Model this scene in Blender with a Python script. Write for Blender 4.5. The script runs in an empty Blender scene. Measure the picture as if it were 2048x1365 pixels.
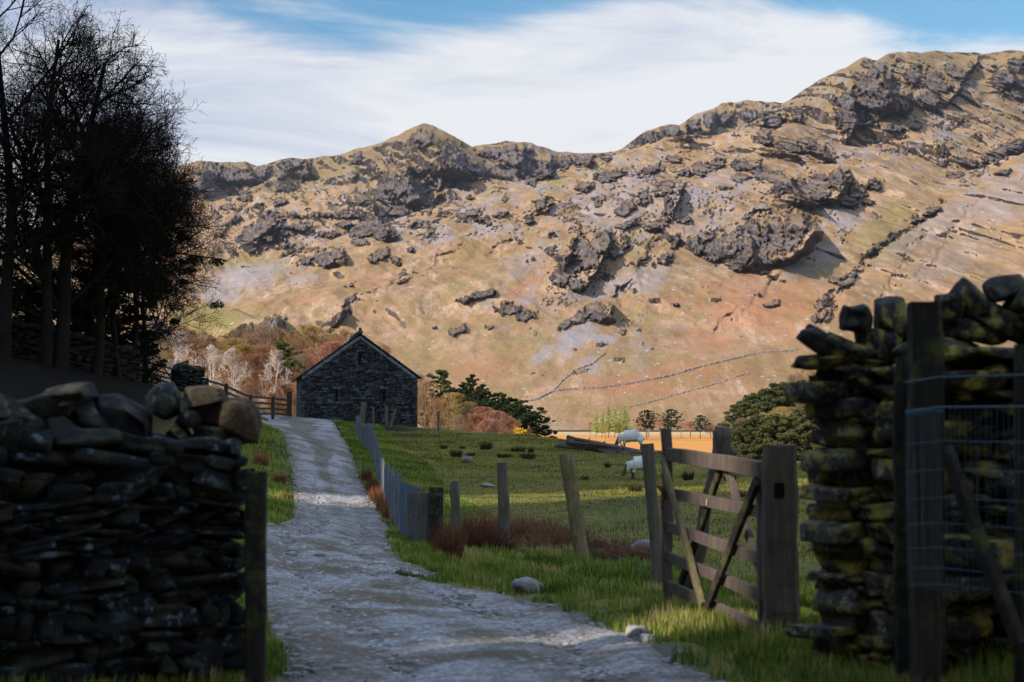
import bpy, bmesh, math, random
import numpy as np
from mathutils import Vector, Matrix
random.seed(7)
R = math.radians
scene = bpy.context.scene
COL = scene.collection
FPX = 2844.0            # focal length in photo pixels (50 mm on a 36 mm sensor)
CAMZ = 1.5
PITCH = math.atan2(148.0, FPX)
CP, SP = math.cos(PITCH), math.sin(PITCH)

def ray(px, py):
    """direction through a photo pixel, scaled so that Y == 1"""
    cx = (px - 1024.0) / FPX
    cy = (682.5 - py) / FPX
    y = CP - cy * SP
    z = SP + cy * CP
    return cx / y, z / y

def W(px, py, d):
    a, b = ray(px, py)
    return np.array([a * d, d, CAMZ + b * d])

def proj(x, y, z):
    z = z - CAMZ
    f = y * CP + z * SP
    u = -y * SP + z * CP
    return 1024.0 + FPX * x / f, 682.5 - FPX * u / f

# ---------------------------------------------------------------- noise
_rng = np.random.RandomState(11)
_perm = np.concatenate([_rng.permutation(4096)] * 2)
_grad = _rng.rand(4096) * 2 * math.pi
_gx, _gy = np.cos(_grad), np.sin(_grad)
def perlin(x, y, seed=0):
    x = np.asarray(x, float) + seed * 37.31; y = np.asarray(y, float) + seed * 91.7
    xi = np.floor(x).astype(np.int64); yi = np.floor(y).astype(np.int64)
    xf = x - xi; yf = y - yi
    u = xf * xf * xf * (xf * (xf * 6 - 15) + 10); v = yf * yf * yf * (yf * (yf * 6 - 15) + 10)
    def g(ix, iy, dx, dy):
        h = _perm[(_perm[ix & 4095] + iy) & 4095]
        return _gx[h] * dx + _gy[h] * dy
    a = g(xi, yi, xf, yf); b = g(xi + 1, yi, xf - 1, yf)
    c = g(xi, yi + 1, xf, yf - 1); d = g(xi + 1, yi + 1, xf - 1, yf - 1)
    return ((a + (b - a) * u) * (1 - v) + (c + (d - c) * u) * v) * 1.5
def fbm(x, y, o=4, seed=0, gain=.5, lac=2.03):
    t = 0; a = 1.0; s = 0
    for i in range(o):
        t = t + a * perlin(x, y, seed + i); s += a
        x = x * lac; y = y * lac; a *= gain
    return t / s
def ridged(x, y, o=4, seed=0, gain=.5, lac=2.1):
    t = 0; a = 1.0; s = 0
    for i in range(o):
        t = t + a * (1 - 2.2 * np.abs(perlin(x, y, seed + i))); s += a
        x = x * lac; y = y * lac; a *= gain
    return t / s
def sstep(a, b, x):
    t = np.clip((x - a) / (b - a), 0, 1); return t * t * (3 - 2 * t)

# ---------------------------------------------------------------- objects
def tag(o, label=None, cat=None, group=None, kind=None):
    if label: o['label'] = label
    if cat: o['category'] = cat
    if group: o['group'] = group
    if kind: o['kind'] = kind
    return o
def empty(name, loc=(0, 0, 0), rz=0.0, label=None, cat=None, group=None):
    o = bpy.data.objects.new(name, None); COL.objects.link(o)
    o.location = loc; o.rotation_euler = (0, 0, rz); o.empty_display_size = .2
    return tag(o, label, cat, group)
def link(name, me, mat=None, parent=None, smooth=False):
    if mat is not None:
        for m in (mat if isinstance(mat, (list, tuple)) else [mat]): me.materials.append(m)
    if smooth: me.polygons.foreach_set('use_smooth', [True] * len(me.polygons))
    o = bpy.data.objects.new(name, me); COL.objects.link(o)
    if parent is not None: o.parent = parent
    return o
def np_mesh(name, V, F, smooth=False):
    """V (n,3) array, F (m,k) array with constant k"""
    me = bpy.data.meshes.new(name)
    V = np.asarray(V, np.float32); F = np.asarray(F, np.int32)
    k = F.shape[1]
    me.vertices.add(len(V)); me.vertices.foreach_set('co', V.ravel())
    me.loops.add(F.size); me.loops.foreach_set('vertex_index', F.ravel())
    me.polygons.add(len(F)); me.polygons.foreach_set('loop_start', np.arange(0, F.size, k, dtype=np.int32))
    try: me.polygons.foreach_set('loop_total', np.full(len(F), k, np.int32))
    except Exception: pass
    if smooth: me.polygons.foreach_set('use_smooth', np.ones(len(F), bool))
    me.update(calc_edges=True)
    return me
def attr(me, name, vals):
    a = me.attributes.new(name, 'FLOAT', 'POINT'); a.data.foreach_set('value', np.asarray(vals, np.float32).ravel())
def attrc(me, name, vals):
    a = me.attributes.new(name, 'FLOAT_COLOR', 'POINT')
    v = np.ones((len(vals), 4), np.float32); v[:, :3] = vals; a.data.foreach_set('color', v.ravel())
def grid_faces(nr, nc):
    i = np.arange((nr - 1) * (nc - 1)); r = i // (nc - 1); c = i % (nc - 1)
    a = r * nc + c
    return np.stack([a, a + 1, a + nc + 1, a + nc], 1)

class MB:
    """collects geometry for one mesh; quads and tris kept apart"""
    def __init__(s): s.v = []; s.f = []; s.n = 0; s.a = []
    def add(s, V, F, val=0.0):
        V = np.asarray(V, float); s.v.append(V)
        for f in F: s.f.append([int(i) + s.n for i in f])
        s.a.append(np.full(len(V), val)); s.n += len(V)
    def addnp(s, V, F, val=0.0):
        V = np.asarray(V, float); s.v.append(V); s.f.extend((np.asarray(F) + s.n).tolist())
        s.a.append(np.full(len(V), val) if np.isscalar(val) else np.asarray(val)); s.n += len(V)
    def build(s, name, mat, parent=None, smooth=False, loc=None):
        V = np.concatenate(s.v)
        if loc is not None: V = V - np.asarray(loc)
        me = bpy.data.meshes.new(name)
        me.from_pydata(V.tolist(), [], s.f); me.update()
        attr(me, 'rnd', np.concatenate(s.a))
        o = link(name, me, mat, parent, smooth)
        if loc is not None: o.location = loc
        return o

def box(mb, c, size, rot=None, jit=0.0, val=0.0, taper=1.0):
    sx, sy, sz = [q / 2 for q in size]
    V = np.array([(-sx, -sy, -sz), (sx, -sy, -sz), (sx, sy, -sz), (-sx, sy, -sz),
                  (-sx * taper, -sy * taper, sz), (sx * taper, -sy * taper, sz), (sx * taper, sy * taper, sz), (-sx * taper, sy * taper, sz)])
    if jit: V = V + (_rng.rand(8, 3) - .5) * jit
    if rot is not None: V = V @ np.array(rot).T
    mb.add(V + np.array(c), [(0, 3, 2, 1), (4, 5, 6, 7), (0, 1, 5, 4), (1, 2, 6, 5), (2, 3, 7, 6), (3, 0, 4, 7)], val)
def basis(d, up=(0, 0, 1)):
    d = np.array(d, float); d /= np.linalg.norm(d) + 1e-12
    up = np.array(up, float)
    if abs(d @ up) > .97: up = np.array([1., 0, 0])
    s = np.cross(d, up); s /= np.linalg.norm(s); u = np.cross(s, d)
    return s, d, u
def bar(mb, p, q, w, h, bev=.12, val=0.0, n=6, wob=.0, up=(0, 0, 1)):
    """a sawn timber from p to q: chamfered rectangular section, n rings, slight wander"""
    p = np.array(p, float); q = np.array(q, float)
    s, d, u = basis(q - p, up)
    b = bev * min(w, h)
    pr = [(-w/2+b, -h/2), (w/2-b, -h/2), (w/2, -h/2+b), (w/2, h/2-b), (w/2-b, h/2), (-w/2+b, h/2), (-w/2, h/2-b), (-w/2, -h/2+b)]
    V = []
    for i in range(n + 1):
        t = i / n; c = p + (q - p) * t
        if wob: c = c + s * _rng.randn() * wob + u * _rng.randn() * wob
        k = .93 if i in (0, n) else 1
        for a, e in pr:
            V.append(c + s * a * k + u * e * k + (_rng.rand(3) - .5) * wob)
    F = []
    for i in range(n):
        for j in range(8):
            a = i * 8 + j; c2 = i * 8 + (j + 1) % 8
            F.append((a, c2, c2 + 8, a + 8))
    F.append(tuple(range(7, -1, -1))); F.append(tuple(range(n * 8, n * 8 + 8)))
    mb.add(V, F, val)
def tube(mb, pts, rad, k=8, val=0.0, cap=True, rough=0.0):
    pts = [np.array(p, float) for p in pts]; n = len(pts)
    V = []
    s0 = None
    for i, p in enumerate(pts):
        d = pts[min(i + 1, n - 1)] - pts[max(i - 1, 0)]
        if s0 is None: s, d, u = basis(d)
        else:
            d = d / (np.linalg.norm(d) + 1e-12); s = s0 - d * (s0 @ d); s /= np.linalg.norm(s) + 1e-12; u = np.cross(s, d)
        s0 = s
        r = rad[i] if hasattr(rad, '__len__') else rad
        for j in range(k):
            a = 2 * math.pi * j / k; rr = r * (1 + (_rng.rand() - .5) * rough)
            V.append(p + (s * math.cos(a) + u * math.sin(a)) * rr)
    F = []
    for i in range(n - 1):
        for j in range(k):
            a = i * k + j; b = i * k + (j + 1) % k
            F.append((a, b, b + k, a + k))
    if cap: F.append(tuple(range(k - 1, -1, -1))); F.append(tuple(range((n - 1) * k, n * k)))
    mb.add(V, F, val)

_cs = {}
def cubesphere(n):
    if n in _cs: return _cs[n]
    idx = {}; V = []; F = []
    def vid(p):
        k = tuple(np.round(p, 6))
        if k not in idx: idx[k] = len(V); V.append(p)
        return idx[k]
    for ax in range(3):
        for sg in (-1, 1):
            for i in range(n):
                for j in range(n):
                    q = []
                    for (a, b) in ((i, j), (i + 1, j), (i + 1, j + 1), (i, j + 1)):
                        p = np.zeros(3); p[ax] = sg; p[(ax + 1) % 3] = -1 + 2 * a / n; p[(ax + 2) % 3] = -1 + 2 * b / n
                        q.append(vid(p))
                    F.append(q if sg > 0 else q[::-1])
    _cs[n] = (np.array(V), F); return _cs[n]
def stone(mb, c, size, rot=None, n=4, roundness=.5, rough=.12, val=None, cuts=0):
    V, F = cubesphere(n)
    L = np.linalg.norm(V, axis=1, keepdims=True)
    S = V / L * 1.15
    P = V * (1 - roundness) + S * roundness
    o = _rng.rand(3) * 50
    k = 1.1
    nx = perlin(P[:, 0] * k + o[0] + P[:, 2] * .7, P[:, 1] * k + o[1]); ny = perlin(P[:, 1] * k + o[1] + 9, P[:, 2] * k + o[2]); nz = perlin(P[:, 2] * k + o[2], P[:, 0] * k + o[0] + 5)
    P = P + np.stack([nx, ny, nz], 1) * rough * 2.2
    P = P + (_rng.rand(*P.shape) - .5) * rough * .25
    for _ in range(int(cuts)):
        nn = _rng.randn(3); nn /= np.linalg.norm(nn); dd = P @ nn - (.62 + .25 * _rng.rand()) * np.abs(nn).sum() ** .5 * .95; P = P - np.maximum(dd, 0)[:, None] * nn
    # a random shear gives slabs their odd ends
    P[:, 0] += P[:, 2] * (_rng.rand() - .5) * .5 * (1 if rough > .08 else .4)
    P = P * (np.array(size) / 2)
    if rot is not None: P = P @ np.array(rot).T
    mb.add(P + np.array(c), F, _rng.rand() if val is None else val)
def rotm(rx=0, ry=0, rz=0):
    return np.array(Matrix.Rotation(rz, 3, 'Z') @ Matrix.Rotation(ry, 3, 'Y') @ Matrix.Rotation(rx, 3, 'X'))

# ---------------------------------------------------------------- materials
class NT:
    def __init__(s, name, rough=.9, spec=.2):
        s.m = bpy.data.materials.new(name); s.m.use_nodes = True
        s.t = s.m.node_tree; s.t.nodes.clear()
        s.out = s.t.nodes.new('ShaderNodeOutputMaterial'); s.b = s.t.nodes.new('ShaderNodeBsdfPrincipled')
        s.t.links.new(s.b.outputs[0], s.out.inputs[0])
        s.b.inputs['Roughness'].default_value = rough; s.b.inputs['Specular IOR Level'].default_value = spec
    def n(s, typ, **kw):
        x = s.t.nodes.new('ShaderNode' + typ)
        for k, v in kw.items(): setattr(x, k, v)
        return x
    def set(s, sock, v):
        if hasattr(v, 'is_output') or isinstance(v, bpy.types.NodeSocket): s.t.links.new(v, sock)
        elif isinstance(v, (tuple, list)) and len(v) == 3 and sock.type == 'RGBA': sock.default_value = (*v, 1)
        else: sock.default_value = v
    def coord(s, kind='Object', scale=None):
        c = s.n('TexCoord').outputs[kind]
        if scale is None: return c
        mp = s.n('Mapping'); s.t.links.new(c, mp.inputs[0]); mp.inputs['Scale'].default_value = scale
        return mp.outputs[0]
    def noise(s, scale, vec=None, detail=4, rough=.6, dist=0, out=0):
        x = s.n('TexNoise'); x.inputs['Scale'].default_value = scale; x.inputs['Detail'].default_value = detail
        x.inputs['Roughness'].default_value = rough; x.inputs['Distortion'].default_value = dist
        if vec is not None: s.t.links.new(vec, x.inputs['Vector'])
        return x.outputs[out]
    def voro(s, scale, vec=None, feat='F1', out=0):
        x = s.n('TexVoronoi', feature=feat); x.inputs['Scale'].default_value = scale
        if vec is not None: s.t.links.new(vec, x.inputs['Vector'])
        return x.outputs[out]
    def ramp(s, v, stops, interp='LINEAR'):
        x = s.n('ValToRGB'); cr = x.color_ramp; cr.interpolation = interp
        while len(cr.elements) < len(stops): cr.elements.new(.5)
        for e, (p, c) in zip(cr.elements, stops):
            e.position = p; e.color = (*c, 1) if isinstance(c, tuple) else (c, c, c, 1)
        s.set(x.inputs[0], v); return x.outputs[0]
    def mix(s, f, a, b, mode='MIX'):
        x = s.n('Mix', data_type='RGBA', blend_type=mode)
        s.set(x.inputs[0], f); s.set(x.inputs[6], a); s.set(x.inputs[7], b); return x.outputs[2]
    def math(s, op, a, b=0.0, clamp=False):
        x = s.n('Math', operation=op, use_clamp=clamp); s.set(x.inputs[0], a); s.set(x.inputs[1], b); return x.outputs[0]
    def at(s, name, out='Fac'):
        return s.n('Attribute', attribute_name=name).outputs[out]
    def bump(s, h, strength=.5, dist=.1, prev=None):
        x = s.n('Bump'); x.inputs['Strength'].default_value = strength; x.inputs['Distance'].default_value = dist
        s.set(x.inputs['Height'], h)
        if prev is not None: s.t.links.new(prev, x.inputs['Normal'])
        s.t.links.new(x.outputs[0], s.b.inputs['Normal']); return x.outputs[0]
    def col(s, c): s.set(s.b.inputs['Base Color'], c); return s

# ---------------------------------------------------------------- camera, light, sky
SUN_EL, SUN_AZX, SUN_AZY = R(28), -.82, -.572     # horizontal direction towards the sun
def setup():
    cd = bpy.data.cameras.new('camera'); co = bpy.data.objects.new('camera', cd); COL.objects.link(co)
    cd.lens = 50; cd.sensor_width = 36; cd.sensor_fit = 'HORIZONTAL'
    cd.clip_start = .05; cd.clip_end = 20000
    co.location = (0, 0, CAMZ); co.rotation_euler = (math.pi / 2 + PITCH, 0, 0)
    cd.dof.use_dof = True; cd.dof.focus_distance = 38; cd.dof.aperture_fstop = 2.8; cd.dof.aperture_blades = 9
    scene.camera = co
    sd = bpy.data.lights.new('sun', 'SUN'); so = bpy.data.objects.new('sun', sd); COL.objects.link(so)
    sd.energy = SUN_E; sd.angle = R(.5); sd.color = (1, .89, .78)
    dirv = Vector((SUN_AZX * math.cos(SUN_EL), SUN_AZY * math.cos(SUN_EL), math.sin(SUN_EL)))
    so.rotation_euler = dirv.to_track_quat('Z', 'Y').to_euler(); so.location = (-30, -20, 40)
    w = bpy.data.worlds.new('World'); scene.world = w; w.use_nodes = True
    t = w.node_tree; t.nodes.clear()
    N = t.nodes.new; Lk = t.links.new
    out = N('ShaderNodeOutputWorld'); bg = N('ShaderNodeBackground'); Lk(bg.outputs[0], out.inputs[0])
    sky = N('ShaderNodeTexSky'); sky.sky_type = 'NISHITA'; sky.sun_disc = False
    sky.sun_elevation = SUN_EL; sky.sun_rotation = math.atan2(SUN_AZX, SUN_AZY) % (2 * math.pi)
    sky.air_density = 1.3; sky.dust_density = .6; sky.ozone_density = 3
    bg.inputs[1].default_value = SKY_S
    tc = N('ShaderNodeTexCoord')
    # thin cirrus: noise on a flat cloud deck (direction / height)
    sep = N('ShaderNodeSeparateXYZ'); Lk(tc.outputs['Generated'], sep.inputs[0])
    def M(op, a, b=None, clamp=False):
        x = N('ShaderNodeMath'); x.operation = op; x.use_clamp = clamp
        for i, v in enumerate((a, b)):
            if v is None: continue
            if isinstance(v, (int, float)): x.inputs[i].default_value = v
            else: Lk(v, x.inputs[i])
        return x.outputs[0]
    zz = M('ADD', M('MAXIMUM', sep.outputs[2], 0.0), .12)
    cx = M('DIVIDE', sep.outputs[0], zz); cy = M('DIVIDE', sep.outputs[1], zz)
    cmb = N('ShaderNodeCombineXYZ'); Lk(cx, cmb.inputs[0]); Lk(cy, cmb.inputs[1])
    mp = N('ShaderNodeMapping'); mp.inputs['Rotation'].default_value = (0, 0, R(-35)); mp.inputs['Scale'].default_value = (.8, 1.25, 1)
    mp.inputs['Location'].default_value = SKY_OFF
    Lk(cmb.outputs[0], mp.inputs[0])
    n1 = N('ShaderNodeTexNoise'); n1.inputs['Scale'].default_value = 1.5; n1.inputs['Detail'].default_value = 12; n1.inputs['Roughness'].default_value = .6; n1.inputs['Distortion'].default_value = .7
    Lk(mp.outputs[0], n1.inputs['Vector'])
    n2 = N('ShaderNodeTexNoise'); n2.inputs['Scale'].default_value = .42; n2.inputs['Detail'].default_value = 2
    Lk(cmb.outputs[0], n2.inputs['Vector'])
    v = M('ADD', M('MULTIPLY', n1.outputs[0], 1.15), M('MULTIPLY', n2.outputs[0], .25))
    def lump(x0, z0, a, b, k):
        p = M('DIVIDE', M('SUBTRACT', sep.outputs[0], x0), a); q = M('DIVIDE', M('SUBTRACT', sep.outputs[2], z0), b)
        return M('MULTIPLY', M('MAXIMUM', M('SUBTRACT', 1.0, M('ADD', M('MULTIPLY', p, p), M('MULTIPLY', q, q))), 0.0), k)
    v = M('ADD', v, M('MULTIPLY', M('MAXIMUM', M('SUBTRACT', .30, sep.outputs[2]), -.03), 1.7))
    for L_ in ((-.08, .28, .16, .045, -.27), (.33, .285, .19, .070, -.44), (.03, .30, .10, .03, -.2), (-.30, .20, .16, .05, .06), (.10, .235, .22, .05, .16)):
        v = M('ADD', v, lump(*L_))
    rp = N('ShaderNodeValToRGB'); rp.color_ramp.elements[0].position = .45; rp.color_ramp.elements[1].position = .80
    rp.color_ramp.elements[0].color = (.16, .16, .16, 1); rp.color_ramp.interpolation = 'EASE'
    Lk(v, rp.inputs[0])
    rc = N('ShaderNodeValToRGB'); rc.color_ramp.elements[0].color = (*CLOUD_LO, 1); rc.color_ramp.elements[1].color = (*CLOUD_HI, 1)
    rc.color_ramp.elements[0].position = .26; rc.color_ramp.elements[1].position = .52
    lf = M('ADD', M('MULTIPLY', sep.outputs[0], .45), M('MULTIPLY', M('SUBTRACT', .24, sep.outputs[2]), 1.7))
    Lk(M('ADD', M('MULTIPLY', n1.outputs[0], .95), lf), rc.inputs[0])
    sc = N('ShaderNodeVectorMath'); sc.operation = 'SCALE'; Lk(rc.outputs[0], sc.inputs[0]); sc.inputs['Scale'].default_value = 1.0 / SKY_S
    sk = N('ShaderNodeMix'); sk.data_type = 'RGBA'; sk.blend_type = 'MULTIPLY'; sk.inputs[0].default_value = 1.0
    Lk(sky.outputs[0], sk.inputs[6]); sk.inputs[7].default_value = SKY_TINT
    # brightness added to the unseen veil overhead and around the sun, to lift the shade
    dt = N('ShaderNodeVectorMath'); dt.operation = 'DOT_PRODUCT'; Lk(tc.outputs['Generated'], dt.inputs[0]); dt.inputs[1].default_value = (SUN_AZX * math.cos(SUN_EL), SUN_AZY * math.cos(SUN_EL), math.sin(SUN_EL))
    gl = M('MULTIPLY', M('POWER', M('MAXIMUM', dt.outputs['Value'], 0.0), 5.0), 2.6)
    hi_ = M('MULTIPLY', M('MINIMUM', M('MAXIMUM', M('MULTIPLY', M('SUBTRACT', sep.outputs[2], .36), 2.6), 0.0), 1.0), ZEN)
    Lk(M('MULTIPLY', M('ADD', 1.0, M('ADD', gl, hi_)), 1.0 / SKY_S), sc.inputs['Scale'])
    mx = N('ShaderNodeMix'); mx.data_type = 'RGBA'; Lk(rp.outputs[0], mx.inputs[0]); Lk(sk.outputs[2], mx.inputs[6]); Lk(sc.outputs[0], mx.inputs[7])
    Lk(mx.outputs[2], bg.inputs[0])
    scene.view_settings.view_transform = 'Standard'; scene.view_settings.look = 'None'
    scene.view_settings.exposure = 1.15; scene.view_settings.gamma = 1
    scene.render.engine = 'CYCLES'; scene.cycles.max_bounces = 5; scene.cycles.diffuse_bounces = 3; scene.cycles.glossy_bounces = 2
    scene.cycles.transparent_max_bounces = 8
    try: scene.cycles.use_denoising = True
    except Exception: pass
SUN_E = 3.2; SKY_S = .10; SKY_OFF = (1.3, 4.2, 0); ZEN = 1.0; CLOUD_LO = (.18, .22, .31); CLOUD_HI = (.38, .39, .405); SKY_TINT = (.18, .50, .62, 1)
setup()
# ================================================================ the fells
ZV = -6.0
def ridge_field(X, Y, nodes, sl_a, sl_b=None, q=1.0, soft=9.):
    """height of a ridge running through nodes (px, py, r): falls away by slope sl_a on the camera side, sl_b behind"""
    if sl_b is None: sl_b = sl_a
    best = np.full(X.shape, -1e9)
    P = [W(*n) for n in nodes]
    for a, b in zip(P[:-1], P[1:]):
        dx, dy = b[0] - a[0], b[1] - a[1]; L2 = dx * dx + dy * dy + 1e-9
        t = np.clip(((X - a[0]) * dx + (Y - a[1]) * dy) / L2, 0, 1)
        ex = X - (a[0] + dx * t); ey = Y - (a[1] + dy * t)
        dist = np.sqrt(ex * ex + ey * ey)
        behind = (Y - (a[1] + dy * t)) > 0
        s = np.where(behind, sl_b, sl_a)
        d2 = np.sqrt(dist * dist + soft * soft) - soft
        if q != 1.0: d2 = d2 ** q * (400. ** (1 - q))
        z = a[2] + (b[2] - a[2]) * t - s * d2
        best = np.maximum(best, z)
    return best
def smax(a, b, k=14.):
    h = np.clip(.5 + .5 * (a - b) / k, 0, 1)
    return b + (a - b) * h + k * h * (1 - h)

RIDGES = [
 ([(1150,335,3300),(1246,300,3300),(1297,263,3300),(1337,248,3300),(1363,251,3300),(1400,226,3200),(1446,208,3200),(1497,203,3200),(1566,209,3200),(1640,208,3200),(1740,235,3200)], .8, .8),
 ([(-160,560,2000),(0,505,2200),(120,470,2350),(220,420,2500),(300,352,2650),(345,334,2750),(400,327,2800),(450,327,2800),(488,325,2800),(514,332,2800),(545,326,2800),(576,318,2780),(606,321,2800),(650,315,2800),(699,305,2780),(750,290,2740),(795,279,2700),(822,264,2670),(836,253,2650),(848,249,2650),(860,253,2650),(876,267,2680),(918,290,2850),(945,294,2950),(985,291,2950),(1015,288,2950),(1050,290,2950),(1103,307,2980),(1182,308,3000),(1235,303,3000),(1290,300,3050)], .62, .6),
 ([(855,254,2650),(866,285,2560),(888,312,2470),(945,356,2330),(985,358,2280),(1015,365,2230),(1060,378,2150),(1085,395,2080),(1100,420,2020)], .62, .85),
 ([(848,256,2650),(815,320,2480),(800,360,2350),(805,410,2220),(835,450,2100)], .78, .78),
 ([(600,322,2800),(560,350,2650),(520,372,2500)], .7, .7),
 ([(380,330,2800),(400,360,2600),(410,400,2400)], .7, .7),
 ([(1020,290,2950),(1010,320,2850),(1000,345,2750)], .8, .8),
 ([(1105,308,2980),(1090,340,2850),(1070,370,2700)], .8, .8),
 ([(220,470,2350),(330,425,2300),(400,410,2250),(440,403,2200),(510,389,2150),(560,392,2100),(620,380,2050),(664,371,2000),(703,373,1950),(728,395,1900),(751,428,1850),(782,463,1800),(810,492,1720)], .55, .75),
 ([(664,375,2000),(690,430,1850),(770,470,1740)], .8, .9),
 ([(500,395,2150),(440,450,1950),(410,520,1750)], .6, .6),
 ([(640,480,1760),(700,520,1650)], .6, .6),
 ([(1560,262,1760),(1514,257,1700),(1480,268,1700),(1440,277,1700),(1349,280,1700),(1274,300,1700),(1235,308,1700),(1200,320,1700),(1150,352,1680),(1115,392,1660),(1090,425,1620),(1040,470,1540),(1000,500,1500),(920,552,1350),(850,602,1240),(720,690,1050),(640,745,950)], .36, .55),
 ([(1651,203,2050),(1675,178,2070),(1700,148,2090),(1714,131,2100),(1734,116,2100),(1754,121,2150),(1790,112,2220),(1829,107,2300),(1880,103,2400),(1920,105,2400),(1960,109,2400),(2000,103,2400),(2023,101,2400),(2048,104,2350),(2250,112,2300)], .62, .6),
 ([(1560,262,1760),(1600,237,1950),(1625,222,2010),(1651,203,2050)], .5, .6),
 ([(1734,117,2100),(1725,180,1980),(1705,240,1880),(1690,300,1780)], .9, .9),
 ([(1880,105,2400),(1870,160,2250),(1850,215,2100),(1830,260,1980)], .8, .8),
 ([(2030,104,2380),(2010,150,2200),(1985,205,2050),(1950,250,1930),(1900,300,1800)], .62, .7),
 ([(2200,180,2150),(2100,250,1900),(2000,300,1750),(1900,330,1680)], .5, .5),
 ([(1514,257,1700),(1570,290,1660),(1620,318,1600),(1672,338,1550),(1688,372,1500)], .55, .95),
 ([(1400,330,1600),(1480,350,1540),(1560,385,1450),(1620,400,1420)], .5, .9),
 ([(1380,400,1450),(1480,425,1360),(1560,425,1320),(1606,445,1270),(1600,500,1180)], .62, .95),
 ([(1140,440,1500),(1170,458,1420),(1230,462,1380),(1270,480,1340)], .62, .8),
 ([(1120,600,1130),(1190,600,1080),(1215,620,1040)], .5, .8),
 ([(2300,180,1600),(2048,308,1400),(1950,358,1340),(1885,398,1290),(1780,480,1190),(1700,570,1080),(1650,640,990),(1590,715,890),(1520,780,820)], .40, .7),
 ([(230,650,760),(330,616,720),(400,606,690),(450,612,660),(490,630,640),(515,640,625)], .9, .9),
 ([(500,640,612),(545,632,600),(562,648,596)], 1.6, 1.2),
]

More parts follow.
